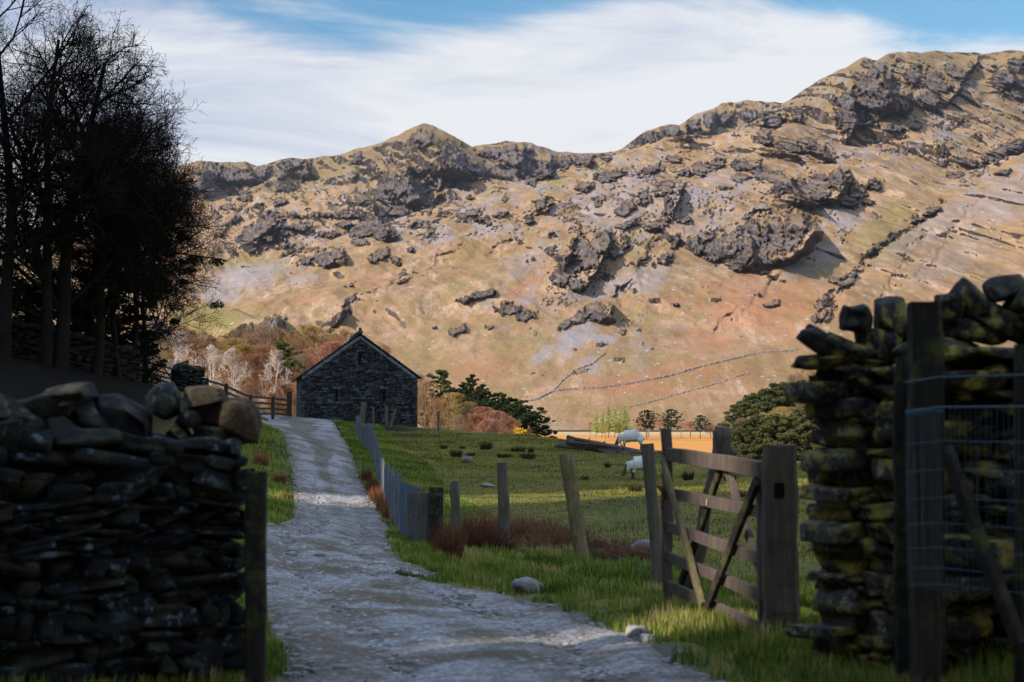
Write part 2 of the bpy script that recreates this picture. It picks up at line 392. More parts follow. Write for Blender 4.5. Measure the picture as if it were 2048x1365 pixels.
# crags: (px, py, half width, half height, angle deg (image, clockwise positive), strength)
CRAGS = [
 (420,345,35,22,0,.8),(470,350,45,20,8,.9),(520,350,18,25,20,.8),(585,330,32,14,0,.9),(560,352,22,12,0,.7),(610,345,14,20,0,.7),
 (370,372,45,18,0,.9),(715,318,16,16,0,.6),(845,275,26,26,0,.7),(905,315,45,24,40,.9),(955,340,28,16,30,.8),
 (985,305,32,16,0,.9),(1020,310,30,24,0,1),(1048,330,22,28,0,1),(1085,340,22,26,0,1),(1130,325,25,16,0,.8),(1170,320,26,14,0,.8),(1210,315,20,12,0,.6),(1065,355,20,18,0,.8),
 (790,370,38,26,-10,1),(830,385,26,30,10,1),(765,392,25,16,0,.8),(800,420,34,16,0,.8),(850,410,30,22,0,.9),(870,360,22,26,20,.8),(800,395,60,50,0,.45),(840,450,32,14,0,.6),(880,430,20,20,0,.5),
 (490,395,16,14,-20,.8),(560,402,22,10,-10,.8),(455,415,20,8,0,.7),(520,415,20,10,0,.5),(600,455,26,12,0,.7),(560,430,40,10,0,.6),(640,430,40,7,0,.6),(690,430,25,10,0,.7),(720,405,18,12,0,.5),
 (530,455,28,34,35,1),(500,470,18,22,40,.9),(565,470,25,20,0,.5),(730,460,46,16,0,1),(750,445,22,14,0,.9),(690,450,26,9,0,.8),(760,470,24,12,0,1),(660,470,30,8,0,.7),(720,485,26,9,0,.7),
 (610,520,16,12,0,.8),(650,518,34,16,0,1),(670,510,20,18,0,1),(625,500,60,10,0,.5),(575,500,30,25,10,.4),(510,500,20,14,20,.5),(590,530,10,8,0,.5),
 (760,510,28,16,-25,.7),(805,548,14,9,-30,.6),(790,520,16,12,0,.6),(470,440,22,10,-20,.5),(440,470,20,8,-30,.5),(820,500,16,6,0,.5),
 (940,395,18,8,0,.6),(1000,430,22,9,-15,.6),(950,425,26,10,-10,.7),(970,440,30,14,0,.5),(1010,400,8,18,0,.5),(1080,410,14,14,0,.7),(1060,440,16,20,0,.5),(920,440,25,12,0,.4),
 (1300,275,30,18,0,.6),(1340,262,26,14,0,.8),(1385,250,22,16,0,.6),(1420,240,14,22,0,.9),(1450,235,22,18,0,.6),(1500,230,26,16,0,.8),(1545,240,26,18,0,.8),(1590,232,25,16,0,.6),
 (1530,275,22,14,30,1),(1580,290,36,14,25,1),(1630,300,34,16,15,.9),(1610,282,25,12,0,.8),(1655,315,18,14,0,.8),
 (1735,130,18,14,0,.8),(1740,165,26,35,15,1),(1700,200,35,22,0,.9),(1740,215,36,40,15,1),(1700,245,38,18,-15,.9),(1765,190,22,40,0,1),(1690,225,25,30,0,.7),
 (1810,205,14,26,0,1),(1830,150,22,28,15,.9),(1870,165,34,20,30,1),(1860,200,26,20,-20,1),(1910,145,30,16,20,.9),(1785,258,26,12,0,.7),(1830,250,20,12,0,.7),(1940,130,20,10,0,.5),
 (2010,160,34,26,20,1),(2040,180,30,25,0,1),(2030,130,20,20,0,.8),(1990,310,45,14,-12,1),(2030,292,35,18,-10,1),(1935,325,36,10,10,.9),(1910,350,24,10,0,.8),(1885,328,12,8,0,.8),(1960,270,25,12,0,.4),(2000,345,26,8,-10,.7),
 (1430,330,28,14,-10,.9),(1400,340,20,18,0,.8),(1490,330,36,14,0,.9),(1530,350,36,16,20,1),(1480,355,30,12,0,.6),(1370,345,30,14,0,.5),(1350,320,20,10,0,.7),(1450,375,30,8,0,.5),
 (1560,360,30,18,25,.9),(1600,375,32,22,30,1),(1640,375,34,30,0,1),(1670,360,18,26,-10,1),(1620,400,38,18,0,1),(1560,385,30,12,0,.5),
 (1720,385,30,16,-20,.8),(1750,370,18,14,0,.8),(1700,410,25,14,0,.7),(1735,405,18,10,0,.6),
 (1455,490,32,34,0,1),(1500,480,36,48,0,1),(1545,475,36,50,0,1),(1585,470,26,44,0,1),(1520,530,40,18,0,1),(1480,525,30,20,0,.9),(1430,505,30,26,15,.9),(1390,490,28,22,15,.7),(1600,445,20,18,0,1),(1420,470,20,14,0,.6),
 (1160,490,26,30,0,1),(1200,485,26,26,0,1),(1140,530,26,28,-15,1),(1180,520,26,30,0,1),(1120,555,20,22,-20,.9),(1230,500,22,22,0,.8),(1215,545,14,20,0,.6),(1250,480,16,20,0,.6),(1150,570,25,14,0,.8),
 (1250,420,28,16,-25,.8),(1290,395,26,20,-25,.7),(1200,400,30,16,-30,.5),(1220,350,36,16,-15,.8),(1170,375,26,14,-20,.6),(1300,340,36,14,-10,.6),(1330,375,24,24,0,.7),(1340,420,18,32,10,.6),(1310,450,34,12,-15,.9),(1250,450,30,10,-15,.7),(1370,440,34,12,0,.6),(1350,480,20,26,0,.5),(1280,520,30,12,-20,.5),(1330,520,26,18,-20,.6),(1100,500,20,14,-20,.5),(1060,520,22,12,-20,.4),(1100,470,20,12,0,.4),
 (960,590,34,9,-12,.9),(930,600,22,7,0,.6),(1020,620,34,12,0,.9),(1050,630,26,14,0,.8),(1010,605,26,6,0,.6),(1190,620,30,14,0,1),(1160,635,26,14,-25,.9),(1200,635,20,12,0,.9),(1130,650,22,10,-30,.7),
 (910,665,14,8,0,.9),(925,658,10,10,0,.8),(980,655,12,6,0,.6),(870,655,9,5,0,.6),(1200,690,16,7,0,.6),(1150,700,14,5,0,.5),(1245,665,12,8,0,.5),
 (690,620,8,12,20,1),(680,635,9,10,30,1),(700,600,16,8,-30,.6),(660,660,14,8,0,.4),(700,570,20,8,-25,.5),(810,560,20,8,-30,.5),
 (1545,607,18,6,-15,.9),(1520,590,14,5,0,.5),(1640,610,12,14,20,.9),(1655,630,14,14,0,.9),(1690,565,20,14,0,1),(1670,560,16,9,0,.8),(1760,490,20,8,-20,.9),(1740,505,14,8,-30,.8),(1700,550,14,8,0,.7),(1650,600,10,14,0,.9),(1630,640,10,12,0,.8),(1860,425,30,6,-25,.9),(1835,440,18,6,-20,.8),(1600,480,8,10,0,.5),
 (1430,600,18,8,0,.4),(1350,610,20,10,0,.4),(1300,600,24,8,0,.4),(1280,660,20,10,0,.4),(1240,720,26,9,0,.4),(1160,745,26,7,-15,.5),
 (540,655,16,22,10,1),(555,650,14,24,10,1),(560,668,20,18,30,.9),(500,655,18,12,0,.5),
]
# scree fans (grey): px,py,rx,ry,ang,strength
SCREE = [
 (480,560,90,30,-12,.9),(440,590,50,20,0,.9),(600,560,40,14,-15,.6),(540,540,60,20,0,.5),(900,370,18,40,-20,.7),(930,385,20,30,0,.6),(870,470,40,30,20,.6),(980,460,60,20,0,.5),
 (1390,395,30,26,-15,1),(1360,400,25,18,0,.9),(1440,390,60,16,0,.5),(1680,430,50,30,15,.7),(1640,510,50,30,-15,.6),(1600,540,40,16,0,.5),(1300,560,50,35,-35,.7),(1240,570,60,22,-20,.8),(1160,590,60,14,-10,.7),(1060,520,70,30,-30,.5),
 (1140,680,50,26,-40,1),(1090,710,40,14,-35,.9),(1170,660,30,28,0,.9),(1212,680,24,16,-10,1),(1180,730,26,20,0,.7),(1050,600,30,14,-25,.6),(975,608,20,9,-35,.8),
 (1900,440,160,40,-28,.5),(2000,400,90,50,-25,.6),(1900,520,120,40,-28,.35),(1790,240,10,30,0,.5),(1830,300,60,20,0,.3),(1880,250,20,40,-30,.6),(1450,360,60,20,10,.5),(1700,300,60,20,0,.3),(1280,700,20,60,0,.25),
 (780,420,70,50,0,.3),(700,430,60,40,0,.25),(1250,400,120,80,-20,.5),(1400,450,100,70,0,.3),(1050,360,60,30,0,.35),(590,470,60,40,0,.3),(960,430,60,40,0,.35),
]
GREEN = [
 (680,340,90,32,-12,1),(740,310,60,20,-12,.7),(560,375,50,20,0,.5),(500,530,70,22,0,.8),(560,505,60,20,-10,.5),(1110,372,40,18,-25,.9),(1180,345,50,14,-20,.5),(1150,330,40,18,0,.4),(930,500,30,40,20,.4),
 (1760,480,70,50,10,.6),(1640,540,60,20,-10,.6),(1800,430,60,30,0,.5),(1270,490,40,40,0,.6),(1430,480,16,20,0,.4),(1850,115,120,16,0,.6),(1700,140,30,30,0,.4),(1660,250,30,40,0,.35),(1930,280,60,20,0,.4),
 (1050,690,120,30,-20,.35),(850,690,60,30,-25,.4),(940,560,80,16,-28,.35),(1280,640,40,30,0,.35),(1260,730,60,30,0,.45),(1400,620,60,30,0,.3),(760,360,40,40,0,.4),(980,380,50,20,0,.4),(1500,300,60,20,0,.35),(420,640,90,40,0,1.),
]
RED = [
 (1500,620,140,50,-5,.9),(1420,680,80,30,0,.7),(1380,660,40,20,0,.6),(1560,660,70,30,0,.6),(1250,770,100,22,-5,.8),(1350,740,90,18,-10,.6),(1450,760,80,24,0,.5),(960,740,90,26,-18,.7),(1060,570,50,16,-30,.8),(1090,540,36,14,-35,.5),(740,560,50,14,-10,.5),(1330,600,60,20,0,.4),
 (900,500,60,14,0,.3),(1600,580,60,20,0,.5),(1150,545,14,8,0,.6),(1480,570,100,20,0,.5),(1900,580,60,30,0,.3),(620,600,50,14,0,.3),(1330,790,90,14,0,.5),(1050,660,50,10,-20,.3),
]
def blobs(px, py, L, wob, soft=.35):
    m = np.zeros(px.shape)
    for cx, cy, rx, ry, an, s in L:
        a = R(an); dx = px - cx; dy = py - cy
        sel = (np.abs(dx) < rx + ry + 60) & (np.abs(dy) < rx + ry + 60)
        if not sel.any(): continue
        x = dx[sel]; y = dy[sel]
        u = (x * math.cos(a) + y * math.sin(a)) / rx; v = (-x * math.sin(a) + y * math.cos(a)) / ry
        e = 1 - np.sqrt(u * u + v * v) + wob[sel]
        m[sel] = np.maximum(m[sel], s * sstep(-soft * .4, soft, e))
    return m

EDGES = [
 ([(856,254),(868,295),(903,335),(945,357)],165,80,80),([(700,378),(728,400),(748,432),(778,457),(792,478)],70,45,16),([(545,440),(530,465),(505,495)],25,20),([(686,500),(692,528)],35,30),
 ([(805,335),(832,380),(852,412)],55,28),([(885,350),(915,400)],40,20),([(770,370),(790,400)],30,20),([(1081,385),(1099,406),(1096,425)],40,30),
 ([(1514,257),(1560,296),(1600,316)],60,40),([(1610,280),(1665,322)],50,30),([(1570,350),(1600,385),(1640,412)],70,40),([(1682,332),(1692,370),(1665,408)],80,40,14),
 ([(1590,428),(1624,465),(1600,502),(1556,532)],80,50,26),([(1500,460),(1505,535)],30,25),([(1737,118),(1785,190),(1792,232)],90,50,24),([(1700,150),(1712,250),(1690,290)],40,30),([(1812,180),(1815,225)],40,20),([(1962,112),(1935,150),(1890,215)],60,40),([(2010,120),(2035,170)],50,30),
 ([(1364,250),(1376,280)],50,30,8),([(1425,222),(1418,272)],60,24,18),([(1530,225),(1524,255)],40,24),([(1050,290),(1040,332)],60,30),([(1102,306),(1104,352)],60,24,12),([(1186,308),(1180,335)],40,24),
 ([(1228,468),(1205,520),(1165,584)],38,40),([(1150,470),(1130,540)],30,24),([(1218,606),(1226,642)],35,30),([(400,330),(410,392)],80,40,30),([(488,328),(516,362)],60,30),([(606,322),(625,352)],50,24),
 ([(694,596),(676,650)],20,20),([(552,630),(562,650),(582,682)],22,40),([(1365,250),(1380,300)],30,20),([(1372,360),(1340,440)],40,30),
]
RAVINES = [   # stream cuts and gullies: points, depth m, half width px, how rocky
 ([(1885,400),(1862,428),(1830,446),(1775,486),(1737,512),(1712,548),(1672,590),(1646,642)], 9, 7, .5), ([(960,470),(905,500),(868,538),(780,572),(722,592),(690,625),(668,660)], 6, 7, .12),
 ([(1335,372),(1322,470),(1290,540),(1240,600)], 9, 12, .1), ([(905,372),(880,430),(872,480)], 14, 12, .1), ([(1105,408),(1050,462),(985,510)], 7, 10, .1), ([(1797,130),(1806,200),(1796,268)], 14, 9, .1),
 ([(455,395),(500,440),(560,520),(590,580)], 8, 10, .1), ([(770,300),(745,340),(720,368)], 9, 9, 0.), ([(1560,560),(1500,610),(1430,660)], 4, 9, 0.), ([(1850,470),(1790,560),(1740,640)], 4, 8, 0.), ([(1980,380),(1900,470),(1840,560)], 4, 9, 0.)]
def build_fells():
    NC, NR = 1150, 860
    pxs = np.concatenate([np.linspace(-620, -110, 50, endpoint=False), np.linspace(-110, 2170, NC - 110), np.linspace(2175, 2750, 60)])
    rs = np.concatenate([np.linspace(470, 1000, 190, endpoint=False), np.linspace(1000, 2200, 420, endpoint=False), np.linspace(2200, 3500, 250)])
    A = (pxs - 1024) / FPX
    X = A[None, :] * rs[:, None]; Y = np.repeat(rs[:, None], len(pxs), 1)
    # warp the plan so that ridges wander
    wx = fbm(X / 210, Y / 210, 4, 3) * 26; wy = fbm(X / 210, Y / 210, 4, 9) * 26
    far = sstep(700, 1400, Y)
    XX = X + wx * far * .35; YY = Y + wy * far
    Z = ZV + np.clip((YY - 860) * .20, 0, 330)
    for i, (nd, sa, sb) in enumerate(RIDGES):
        Z = smax(ridge_field(XX if i > 0 else X, YY if i > 0 else Y, nd, sa, sb), Z, 8. if i > 11 else 3.)
    # keep the drawn skyline: fade the warp's height error is small, so leave it
    hgt = np.clip((Z - ZV) / 80., 0, 1)
    Zb = Z + hgt * (fbm(X / 120, Y / 120, 3, 21) * 7 + ridged(X / 55, Y / 95, 3, 33) * 3.0)
    px, py = proj(X, Y, Zb)
    n_img = fbm(px / 26, py / 20, 4, 51)
    n_fine = fbm(px / 7, py / 7, 3, 61)
    rib = ridged(px / 11 + py / 60, py / 26, 4, 65)
    core = blobs(px, py, CRAGS, n_img * .6 + n_fine * .2, 1.0)
    rock = sstep(.34, .62, core * 1.02 + rib * .22 + n_fine * .28 - .04)
    # scattered outcrops where the ground is high and rough
    rough_zone = blobs(px, py, [(800,400,160,110,0,1),(1260,400,190,120,-10,1),(1500,400,260,120,10,.9),(1800,230,260,120,0,.95),(1150,560,120,60,-20,.8),(560,440,200,90,0,.9),(1020,410,110,80,0,.8),(1200,660,200,50,0,.6),(1950,320,140,70,0,.8),(1070,325,160,40,0,.9),(470,345,120,40,0,.9),(1450,240,160,40,0,.9),(1500,560,200,40,0,.5),(760,560,140,40,0,.4),(1450,680,300,60,0,.3),(700,650,300,80,0,.22),(1900,520,200,120,0,.25),(1150,760,200,40,0,.3)], n_img * .5)
    out = ridged(px / 17 + wx * .05, py / 11, 4, 71) + n_fine * .55 + fbm(px / 70, py / 50, 2, 75) * .7
    thr = 1.30 - rough_zone * .66
    scat = sstep(thr, thr + .3, out) * .9
    cut = np.zeros(X.shape)
    for pts, dep, hw, rk_ in RAVINES:
        dm = np.full(X.shape, 1e9); x0 = min(p[0] for p in pts) - 50; x1 = max(p[0] for p in pts) + 50; y0 = min(p[1] for p in pts) - 50; y1 = max(p[1] for p in pts) + 50
        sel = (px > x0) & (px < x1) & (py > y0) & (py < y1); qx = px[sel] + n_img[sel] * 22 + n_fine[sel] * 7; qy = py[sel] + n_img[sel] * 14 + n_fine[sel] * 5; d_ = np.full(qx.shape, 1e9)
        for a, b in zip(pts[:-1], pts[1:]):
            ex, ey = b[0] - a[0], b[1] - a[1]; t = np.clip(((qx - a[0]) * ex + (qy - a[1]) * ey) / (ex * ex + ey * ey), 0, 1); d_ = np.minimum(d_, np.hypot(qx - a[0] - ex * t, qy - a[1] - ey * t))
        cut[sel] = np.maximum(cut[sel], dep * np.exp(-(d_ / hw) ** 2)); rock[sel] = np.maximum(rock[sel], rk_ * sstep(1.3, .2, d_ / hw) * sstep(.15, .6, rib[sel] + n_fine[sel] + n_img[sel]))
    rock_core = np.clip(rock, 0, 1)
    rock = np.maximum(rock, scat * np.clip(rough_zone * 1.3, 0, .85))
    rock = np.clip(rock, 0, 1)
    scree = np.clip(blobs(px, py, SCREE, n_img * .7 + n_fine * .3, .6) + .55 * sstep(.25, .9, rough_zone) * sstep(-.1, .35, n_img + n_fine * .5), 0, 1) * (1 - rock * .7)
    green = blobs(px, py, GREEN, n_img * .8, .7)
    red = blobs(px, py, RED, n_img * .9 + n_fine * .3, .6)
    # crag relief. Everything is pushed towards the valley (horizontally), so cliffs stand upright and
    # ledges run level behind them; u, v are metres across and up the fell side
    U = px * Y / FPX; Vv = -py * Y / FPX
    sc_ = np.clip(Y / 1700, .3, 1.5)
    rs_ = np.maximum(sstep(.05, .9, rock_core), .28 * sstep(.1, .9, rock))
    Zw = Zb
    push = np.zeros(X.shape)
    # general lie of the land: shallow ribs and gullies running down the slopes, bumps
    up = np.maximum(sstep(740, 1050, Y), .8 * sstep(560, 600, Y) * (px < 640)) * np.clip(hgt, 0, 1)
    push += up * sc_ * (fbm(U / 150 + Vv / 260, Vv / 190, 4, 201) * 46 + ridged(U / 80 + Vv / 90, Vv / 130, 5, 203) * 17 + fbm(U / 22, Vv / 14, 5, 205) * 10 + ridged(U / 16 + Vv / 45 + fbm(U / 60, Vv / 60, 2, 206), Vv / 70, 3, 204) * 3.2)
    # rock: buttresses, flutes and terraces
    st = 17. * sc_
    q = (Vv + fbm(U / 50, Vv / 40, 4, 207) * 26) / st
    fr = q - np.floor(q); terr = (fr - sstep(.88, 1., fr)) - .1
    st2 = 6. * sc_
    q2 = (Vv + fbm(U / 16, Vv / 12, 3, 208) * 9) / st2
    fr2 = q2 - np.floor(q2); terr2 = (fr2 - sstep(.85, 1., fr2)) - .1
    amt = .06 + .94 * rs_
    push += up * amt * (terr * st * .8 + terr2 * st2 * .9)
    push += up * rs_ * sc_ * (ridged(U / 24 + fbm(U / 40, Vv / 40, 2, 209) * .8 + Vv / 90, Vv / 75, 4, 211) * 11 + ridged(U / 11 + Vv / 80, Vv / 60, 4, 213) * 9.5 + fbm(U / 9, Vv / 12, 4, 215) * 3.5 + 3)
    # each crag: an upright face that rises out of the slope and breaks off at its top
    for cx, cy, rx, ry, an, stg in CRAGS:
        a = R(an); dx = px - cx; dy = py - cy
        sel = (np.abs(dx) < rx + ry + 30) & (np.abs(dy) < rx + ry + 30)
        x = dx[sel]; y = dy[sel]; w = n_img[sel] * .5 + n_fine[sel] * .25
        u = (x * math.cos(a) + y * math.sin(a)) / rx + w * .9; v = (-x * math.sin(a) + y * math.cos(a)) / ry + w * 1.0
        side = sstep(-1.25, -.3, u) * (1 - sstep(.8, 1.02, u))
        prof = np.clip((1.1 - v) * .5, 0, 1) ** 1.2 * sstep(-1.25, -.75, v)
        push[sel] += side * prof * stg * 2 * min(ry, 40) * Y[sel] / FPX * .62 * up[sel]
    # edges whose right-hand side drops away
    for pts, Aa, L, *rw_ in EDGES:
        rw_ = rw_[0] if rw_ else 4.
        ys = np.array([p[1] for p in pts], float); xs = np.array([p[0] for p in pts], float)
        sel = (py > ys[0] - 8) & (py < ys[-1] + 8) & (px > xs.min() - 5 * L) & (px < xs.max() + 130)
        yy = py[sel]; dx = px[sel] - np.interp(yy, ys, xs) + n_img[sel] * 12 + n_fine[sel] * 5
        tp = sstep(ys[0] - 4, ys[0] + .3 * (ys[-1] - ys[0]), yy) * (1 - sstep(ys[-1] - .2 * (ys[-1] - ys[0]), ys[-1] + 8, yy))
        push[sel] += 1.3 * Aa * tp * np.where(dx < 0, np.exp(np.minimum(dx, 0) / L), 1 - np.clip(dx / rw_, 0, 1) ** .8) * up[sel]
    push -= cut
    a_, b_ = ray(px, py)
    d_ = np.hypot(1., a_)
    Yn = Y - push; X = X * Yn / Y; Z2 = CAMZ + (Zb - CAMZ) * Yn / Y; Y0 = Y; Y = Yn
    # skyline: limit roughness on the very far crests
    Z2 = Z2 - 2.2 * (1 - sstep(480, 640, Y0))
    V = np.stack([X, Y, Z2], -1).reshape(-1, 3)
    me = np_mesh('fells', V, grid_faces(len(rs), len(pxs)), True)
    for nm, v in (('high', sstep(330, 470, Zb + n_img * 60) * .8), ('rock', rock), ('scree', scree), ('green', green), ('red', red)): attr(me, nm, v)
    m = NT('fell_ground', 1.0, .05)
    co = m.coord('Object')
    nA = m.noise(.055, co, 6, .65); nB = m.noise(.22, co, 5, .7); nC = m.noise(.012, co, 4, .6); nD = m.noise(.9, co, 3, .7)
    tan = m.ramp(nC, [(.3, (0.288, 0.155, 0.084)), (.5, (0.324, 0.193, 0.112)), (.7, (0.367, 0.248, 0.161))])
    tan = m.mix(m.ramp(nB, [(.42, 0.), (.68, 1.)]), tan, (0.238, 0.155, 0.084))
    tan = m.mix(m.ramp(nD, [(.5, 0.), (.75, .6)]), tan, (0.245, 0.173, 0.084))
    nE = m.noise(.03, m.coord('Object', (1.3, .8, 1.8)), 6, .7)
    tan = m.mix(m.ramp(nE, [(.42, 0.), (.56, .75)]), tan, (0.209, 0.140, 0.059))
    tan = m.mix(m.ramp(nE, [(.30, .7), (.42, 0.)]), tan, (0.389, 0.277, 0.175))
    nS = m.noise(.06, m.coord('Object', (1.2, .22, .3)), 6, .7)
    tan = m.mix(m.ramp(nS, [(.52, 0.), (.64, .8)]), tan, (0.180, 0.112, 0.052))
    tan = m.mix(m.ramp(nS, [(.34, .7), (.44, 0.)]), tan, (0.432, 0.310, 0.210))
    grn = m.mix(nB, (0.122, 0.115, 0.032), (0.223, 0.187, 0.063))
    hg_ = m.mix(nB, (0.137, 0.097, 0.045), (0.245, 0.169, 0.084))
    rd = m.mix(nB, (0.310, 0.101, 0.052), (0.346, 0.173, 0.101))
    c = m.mix(m.math('MULTIPLY', m.at('green'), m.ramp(nA, [(.3, .45), (.6, 1.)])), tan, grn)
    c = m.mix(m.at('high'), c, hg_)
    c = m.mix(m.math('MULTIPLY', m.at('red'), m.ramp(nB, [(.35, 1.), (.62, .25)])), c, rd)
    scr = m.mix(nD, (.17, .15, .155), (.32, .285, .29))
    c = m.mix(m.math('MULTIPLY', m.at('scree'), m.ramp(nB, [(.38, .55), (.55, 1.)]), True), c, scr)
    # rock, with grass caught on anything flat enough
    strk = m.noise(.2, m.coord('Object', (2.2, .8, .22)), 7, .8)
    rk = m.ramp(strk, [(.30, (.085, .072, .076)), (.45, (.24, .21, .212)), (.62, (.45, .41, .41))])
    flt = m.noise(1., m.coord('Object', (.15, .08, .022)), 5, .72, .6)
    rk = m.mix(m.ramp(flt, [(.40, .85), (.50, 0.)]), rk, (.045, .042, .05))
    rk = m.mix(m.ramp(flt, [(.55, 0.), (.66, .7)]), rk, (.50, .45, .44))
    rk = m.mix(m.ramp(nA, [(.5, 0.), (.66, .55)]), rk, (.29, .18, .10))
    g = m.n('NewGeometry'); sz = m.n('SeparateXYZ'); m.t.links.new(g.outputs['Normal'], sz.inputs[0])
    flat = m.ramp(sz.outputs[2], [(.80, 0.), (.93, .85)])
    rf = m.math('ADD', m.at('rock'), m.math('MULTIPLY', m.math('SUBTRACT', nB, .5), 1.1))
    rf = m.ramp(rf, [(.20, 0.), (.62, 1.)])
    rf = m.math('MULTIPLY', rf, m.math('SUBTRACT', 1.0, flat))
    steep = m.ramp(sz.outputs[2], [(.60, .8), (.74, 0.)])
    rf = m.math('MAXIMUM', rf, m.math('MULTIPLY', steep, m.ramp(nA, [(.4, 0.), (.55, 1.)])))
    c = m.mix(rf, c, rk)
    # boulders sprinkled over everything
    vb = m.voro(.11, co); bl = m.ramp(vb, [(.10, 1.), (.17, 0.)])
    bl = m.math('MULTIPLY', bl, m.ramp(nA, [(.44, 0.), (.54, .9)]))
    c = m.mix(bl, c, (.34, .315, .315))
    vb2 = m.voro(.045, co); b2_ = m.math('MULTIPLY', m.ramp(vb2, [(.07, 1.), (.12, 0.)]), m.ramp(m.noise(.008, co, 3), [(.45, 0.), (.52, 1.)]))
    c = m.mix(b2_, c, (.30, .275, .27))
    vb3 = m.voro(.3, co); b3_ = m.math('MULTIPLY', m.ramp(vb3, [(.16, 1.), (.26, 0.)]), m.ramp(nC, [(.46, 0.), (.56, .65)]))
    c = m.mix(b3_, c, (.22, .17, .12))
    # thin sheep trods and rills
    rl = m.noise(.02, m.coord('Object', (1., .35, 2.4)), 5, .6); rl = m.ramp(rl, [(.485, 0.), (.5, .55), (.515, 0.)])
    c = m.mix(rl, c, (.22, .155, .095))
    m.col(c)
    hh = m.math('ADD', m.math('MULTIPLY', nB, 2.6), m.math('ADD', m.math('MULTIPLY', nD, .8), m.math('MULTIPLY', nS, 1.6)))
    b1 = m.bump(hh, .42, 2.2)
    hr = m.math('MULTIPLY', m.math('ADD', m.math('MULTIPLY', strk, 6.0), m.math('ADD', m.math('MULTIPLY', nD, 1.5), m.math('MULTIPLY', flt, 14.))), rf)
    m.bump(hr, .9, 2.4, b1)
    o = link('fells', me, m.m); tag(o, kind='structure')
    return o
build_fells()
# ================================================================ near ground
CTRL = [(1000,1365,8),(700,1365,8),(1300,1340,8.2),(900,1200,13),(700,1200,13),(560,1200,13),(700,1120,20),(870,1130,21),(800,1065,27),(1005,1105,19.5),(1150,1108,18),(1335,1190,11.6),(1560,1300,9.2),(1000,1195,13.2),(1200,1245,10.8),
 (660,1000,32),(580,1030,30),(540,950,36),(745,1000,33),(650,900,55),(560,862,62),(700,880,62),(620,840,78),(540,835,76),(600,836,80),(832,853,80),(1000,1000,33),(1280,962,44),(1262,902,62),(1150,900,56),(1050,876,68),(1180,878,68),(900,930,52),(1500,960,42),(1330,905,58),(1450,925,50),(1400,1010,30),(1560,1080,22),(1700,980,36),
 (470,855,66),(420,792,60),(590,830,80),(325,778,58),(280,752,50),(130,735,42),(0,716,40),(-150,700,38),(-100,760,22),(300,960,18),(100,930,16),
 (1640,1312,7.6),(2000,1365,6.2),(2250,1340,6.5),(2200,1100,14),(2100,950,30),(450,1365,7.6),(0,1365,6.6)]
_P = [W(*c) for c in CTRL] + [np.array(p) for p in [(0,3,.02),(0,-4,.0),(-3,2,.1),(3,3,.25),(-6,-6,.3),(6,-6,.6),(0,-15,0),(14,5,.9),(-9,6,.9),(12,-12,1.),(-12,-12,1),(30,20,.5),(28,45,-.8),(-30,30,5),(-34,60,5.5),(-30,80,3),(25,64,-.6),(-16,90,1.),(-2,90,-.4)]]
_P = np.array(_P)
def _U(r2): return r2 * np.log(r2 + 1e-9)
def _tps():
    n = len(_P); K = _U(((_P[:, None, :2] - _P[None, :, :2]) ** 2).sum(-1)) + np.eye(n) * 60.
    A = np.zeros((n + 3, n + 3)); A[:n, :n] = K; A[:n, n] = 1; A[:n, n + 1:] = _P[:, :2]; A[n, :n] = 1; A[n + 1:, :n] = _P[:, :2].T
    return np.linalg.solve(A, np.concatenate([_P[:, 2], [0, 0, 0]]))
_w = _tps()
SHADE_HILL = [(-88, -170, 70), (-88, -60, 74), (-86, 18, 72)]  # crest of the added hill that shades the foreground
def gz(x, y):
    x = np.atleast_1d(np.asarray(x, float)); y = np.atleast_1d(np.asarray(y, float))
    sh = x.shape; x = x.ravel(); y = y.ravel()
    xc = np.clip(x, -36, 32); yc = np.clip(y, -16, 92)
    z = np.zeros(len(x))
    for i in range(0, len(x), 60000):
        a = xc[i:i + 60000]; b = yc[i:i + 60000]
        d = (a[:, None] - _P[None, :, 0]) ** 2 + (b[:, None] - _P[None, :, 1]) ** 2
        z[i:i + 60000] = _U(d) @ _w[:len(_P)] + _w[-3] + _w[-2] * a + _w[-1] * b
    br = np.interp(x, [-40, -16, -5, 1, 5, 8, 14, 30], [95, 92, 86, 69, 60, 50, 44, 42]); ln = np.interp(x, [-40, -10, 0, 20], [130, 110, 60, 50])
    s = sstep(0, 1, (y - br) / ln)
    z = z * (1 - s) + ZV * s
    # a gentler far side of the valley
    z = z + np.clip(np.abs(x) - 300, 0, 900) * .12 * sstep(60, 200, np.abs(x))
    return z.reshape(sh)
def gzs(x, y): return float(gz([x], [y])[0])
def G(px, py, dmin=5., dmax=160.):
    """where the view ray through a photo pixel meets the ground"""
    a, b = ray(px, py)
    d = np.linspace(dmin, dmax, 3200); z = gz(a * d, d) - (CAMZ + b * d)
    k = np.argmax(z > 0)
    if z[k] <= 0: k = len(d) - 1
    return np.array([a * d[k], d[k], float(z[k] + CAMZ + b * d[k])])
def at(px, d):
    a, _ = ray(px, 900); x = a * d
    return np.array([x, d, gzs(x, d)])
def micro(x, y):
    return fbm(x / 1.9, y / 1.9, 3, 301) * .05 + fbm(x / .5, y / .5, 2, 305) * .018

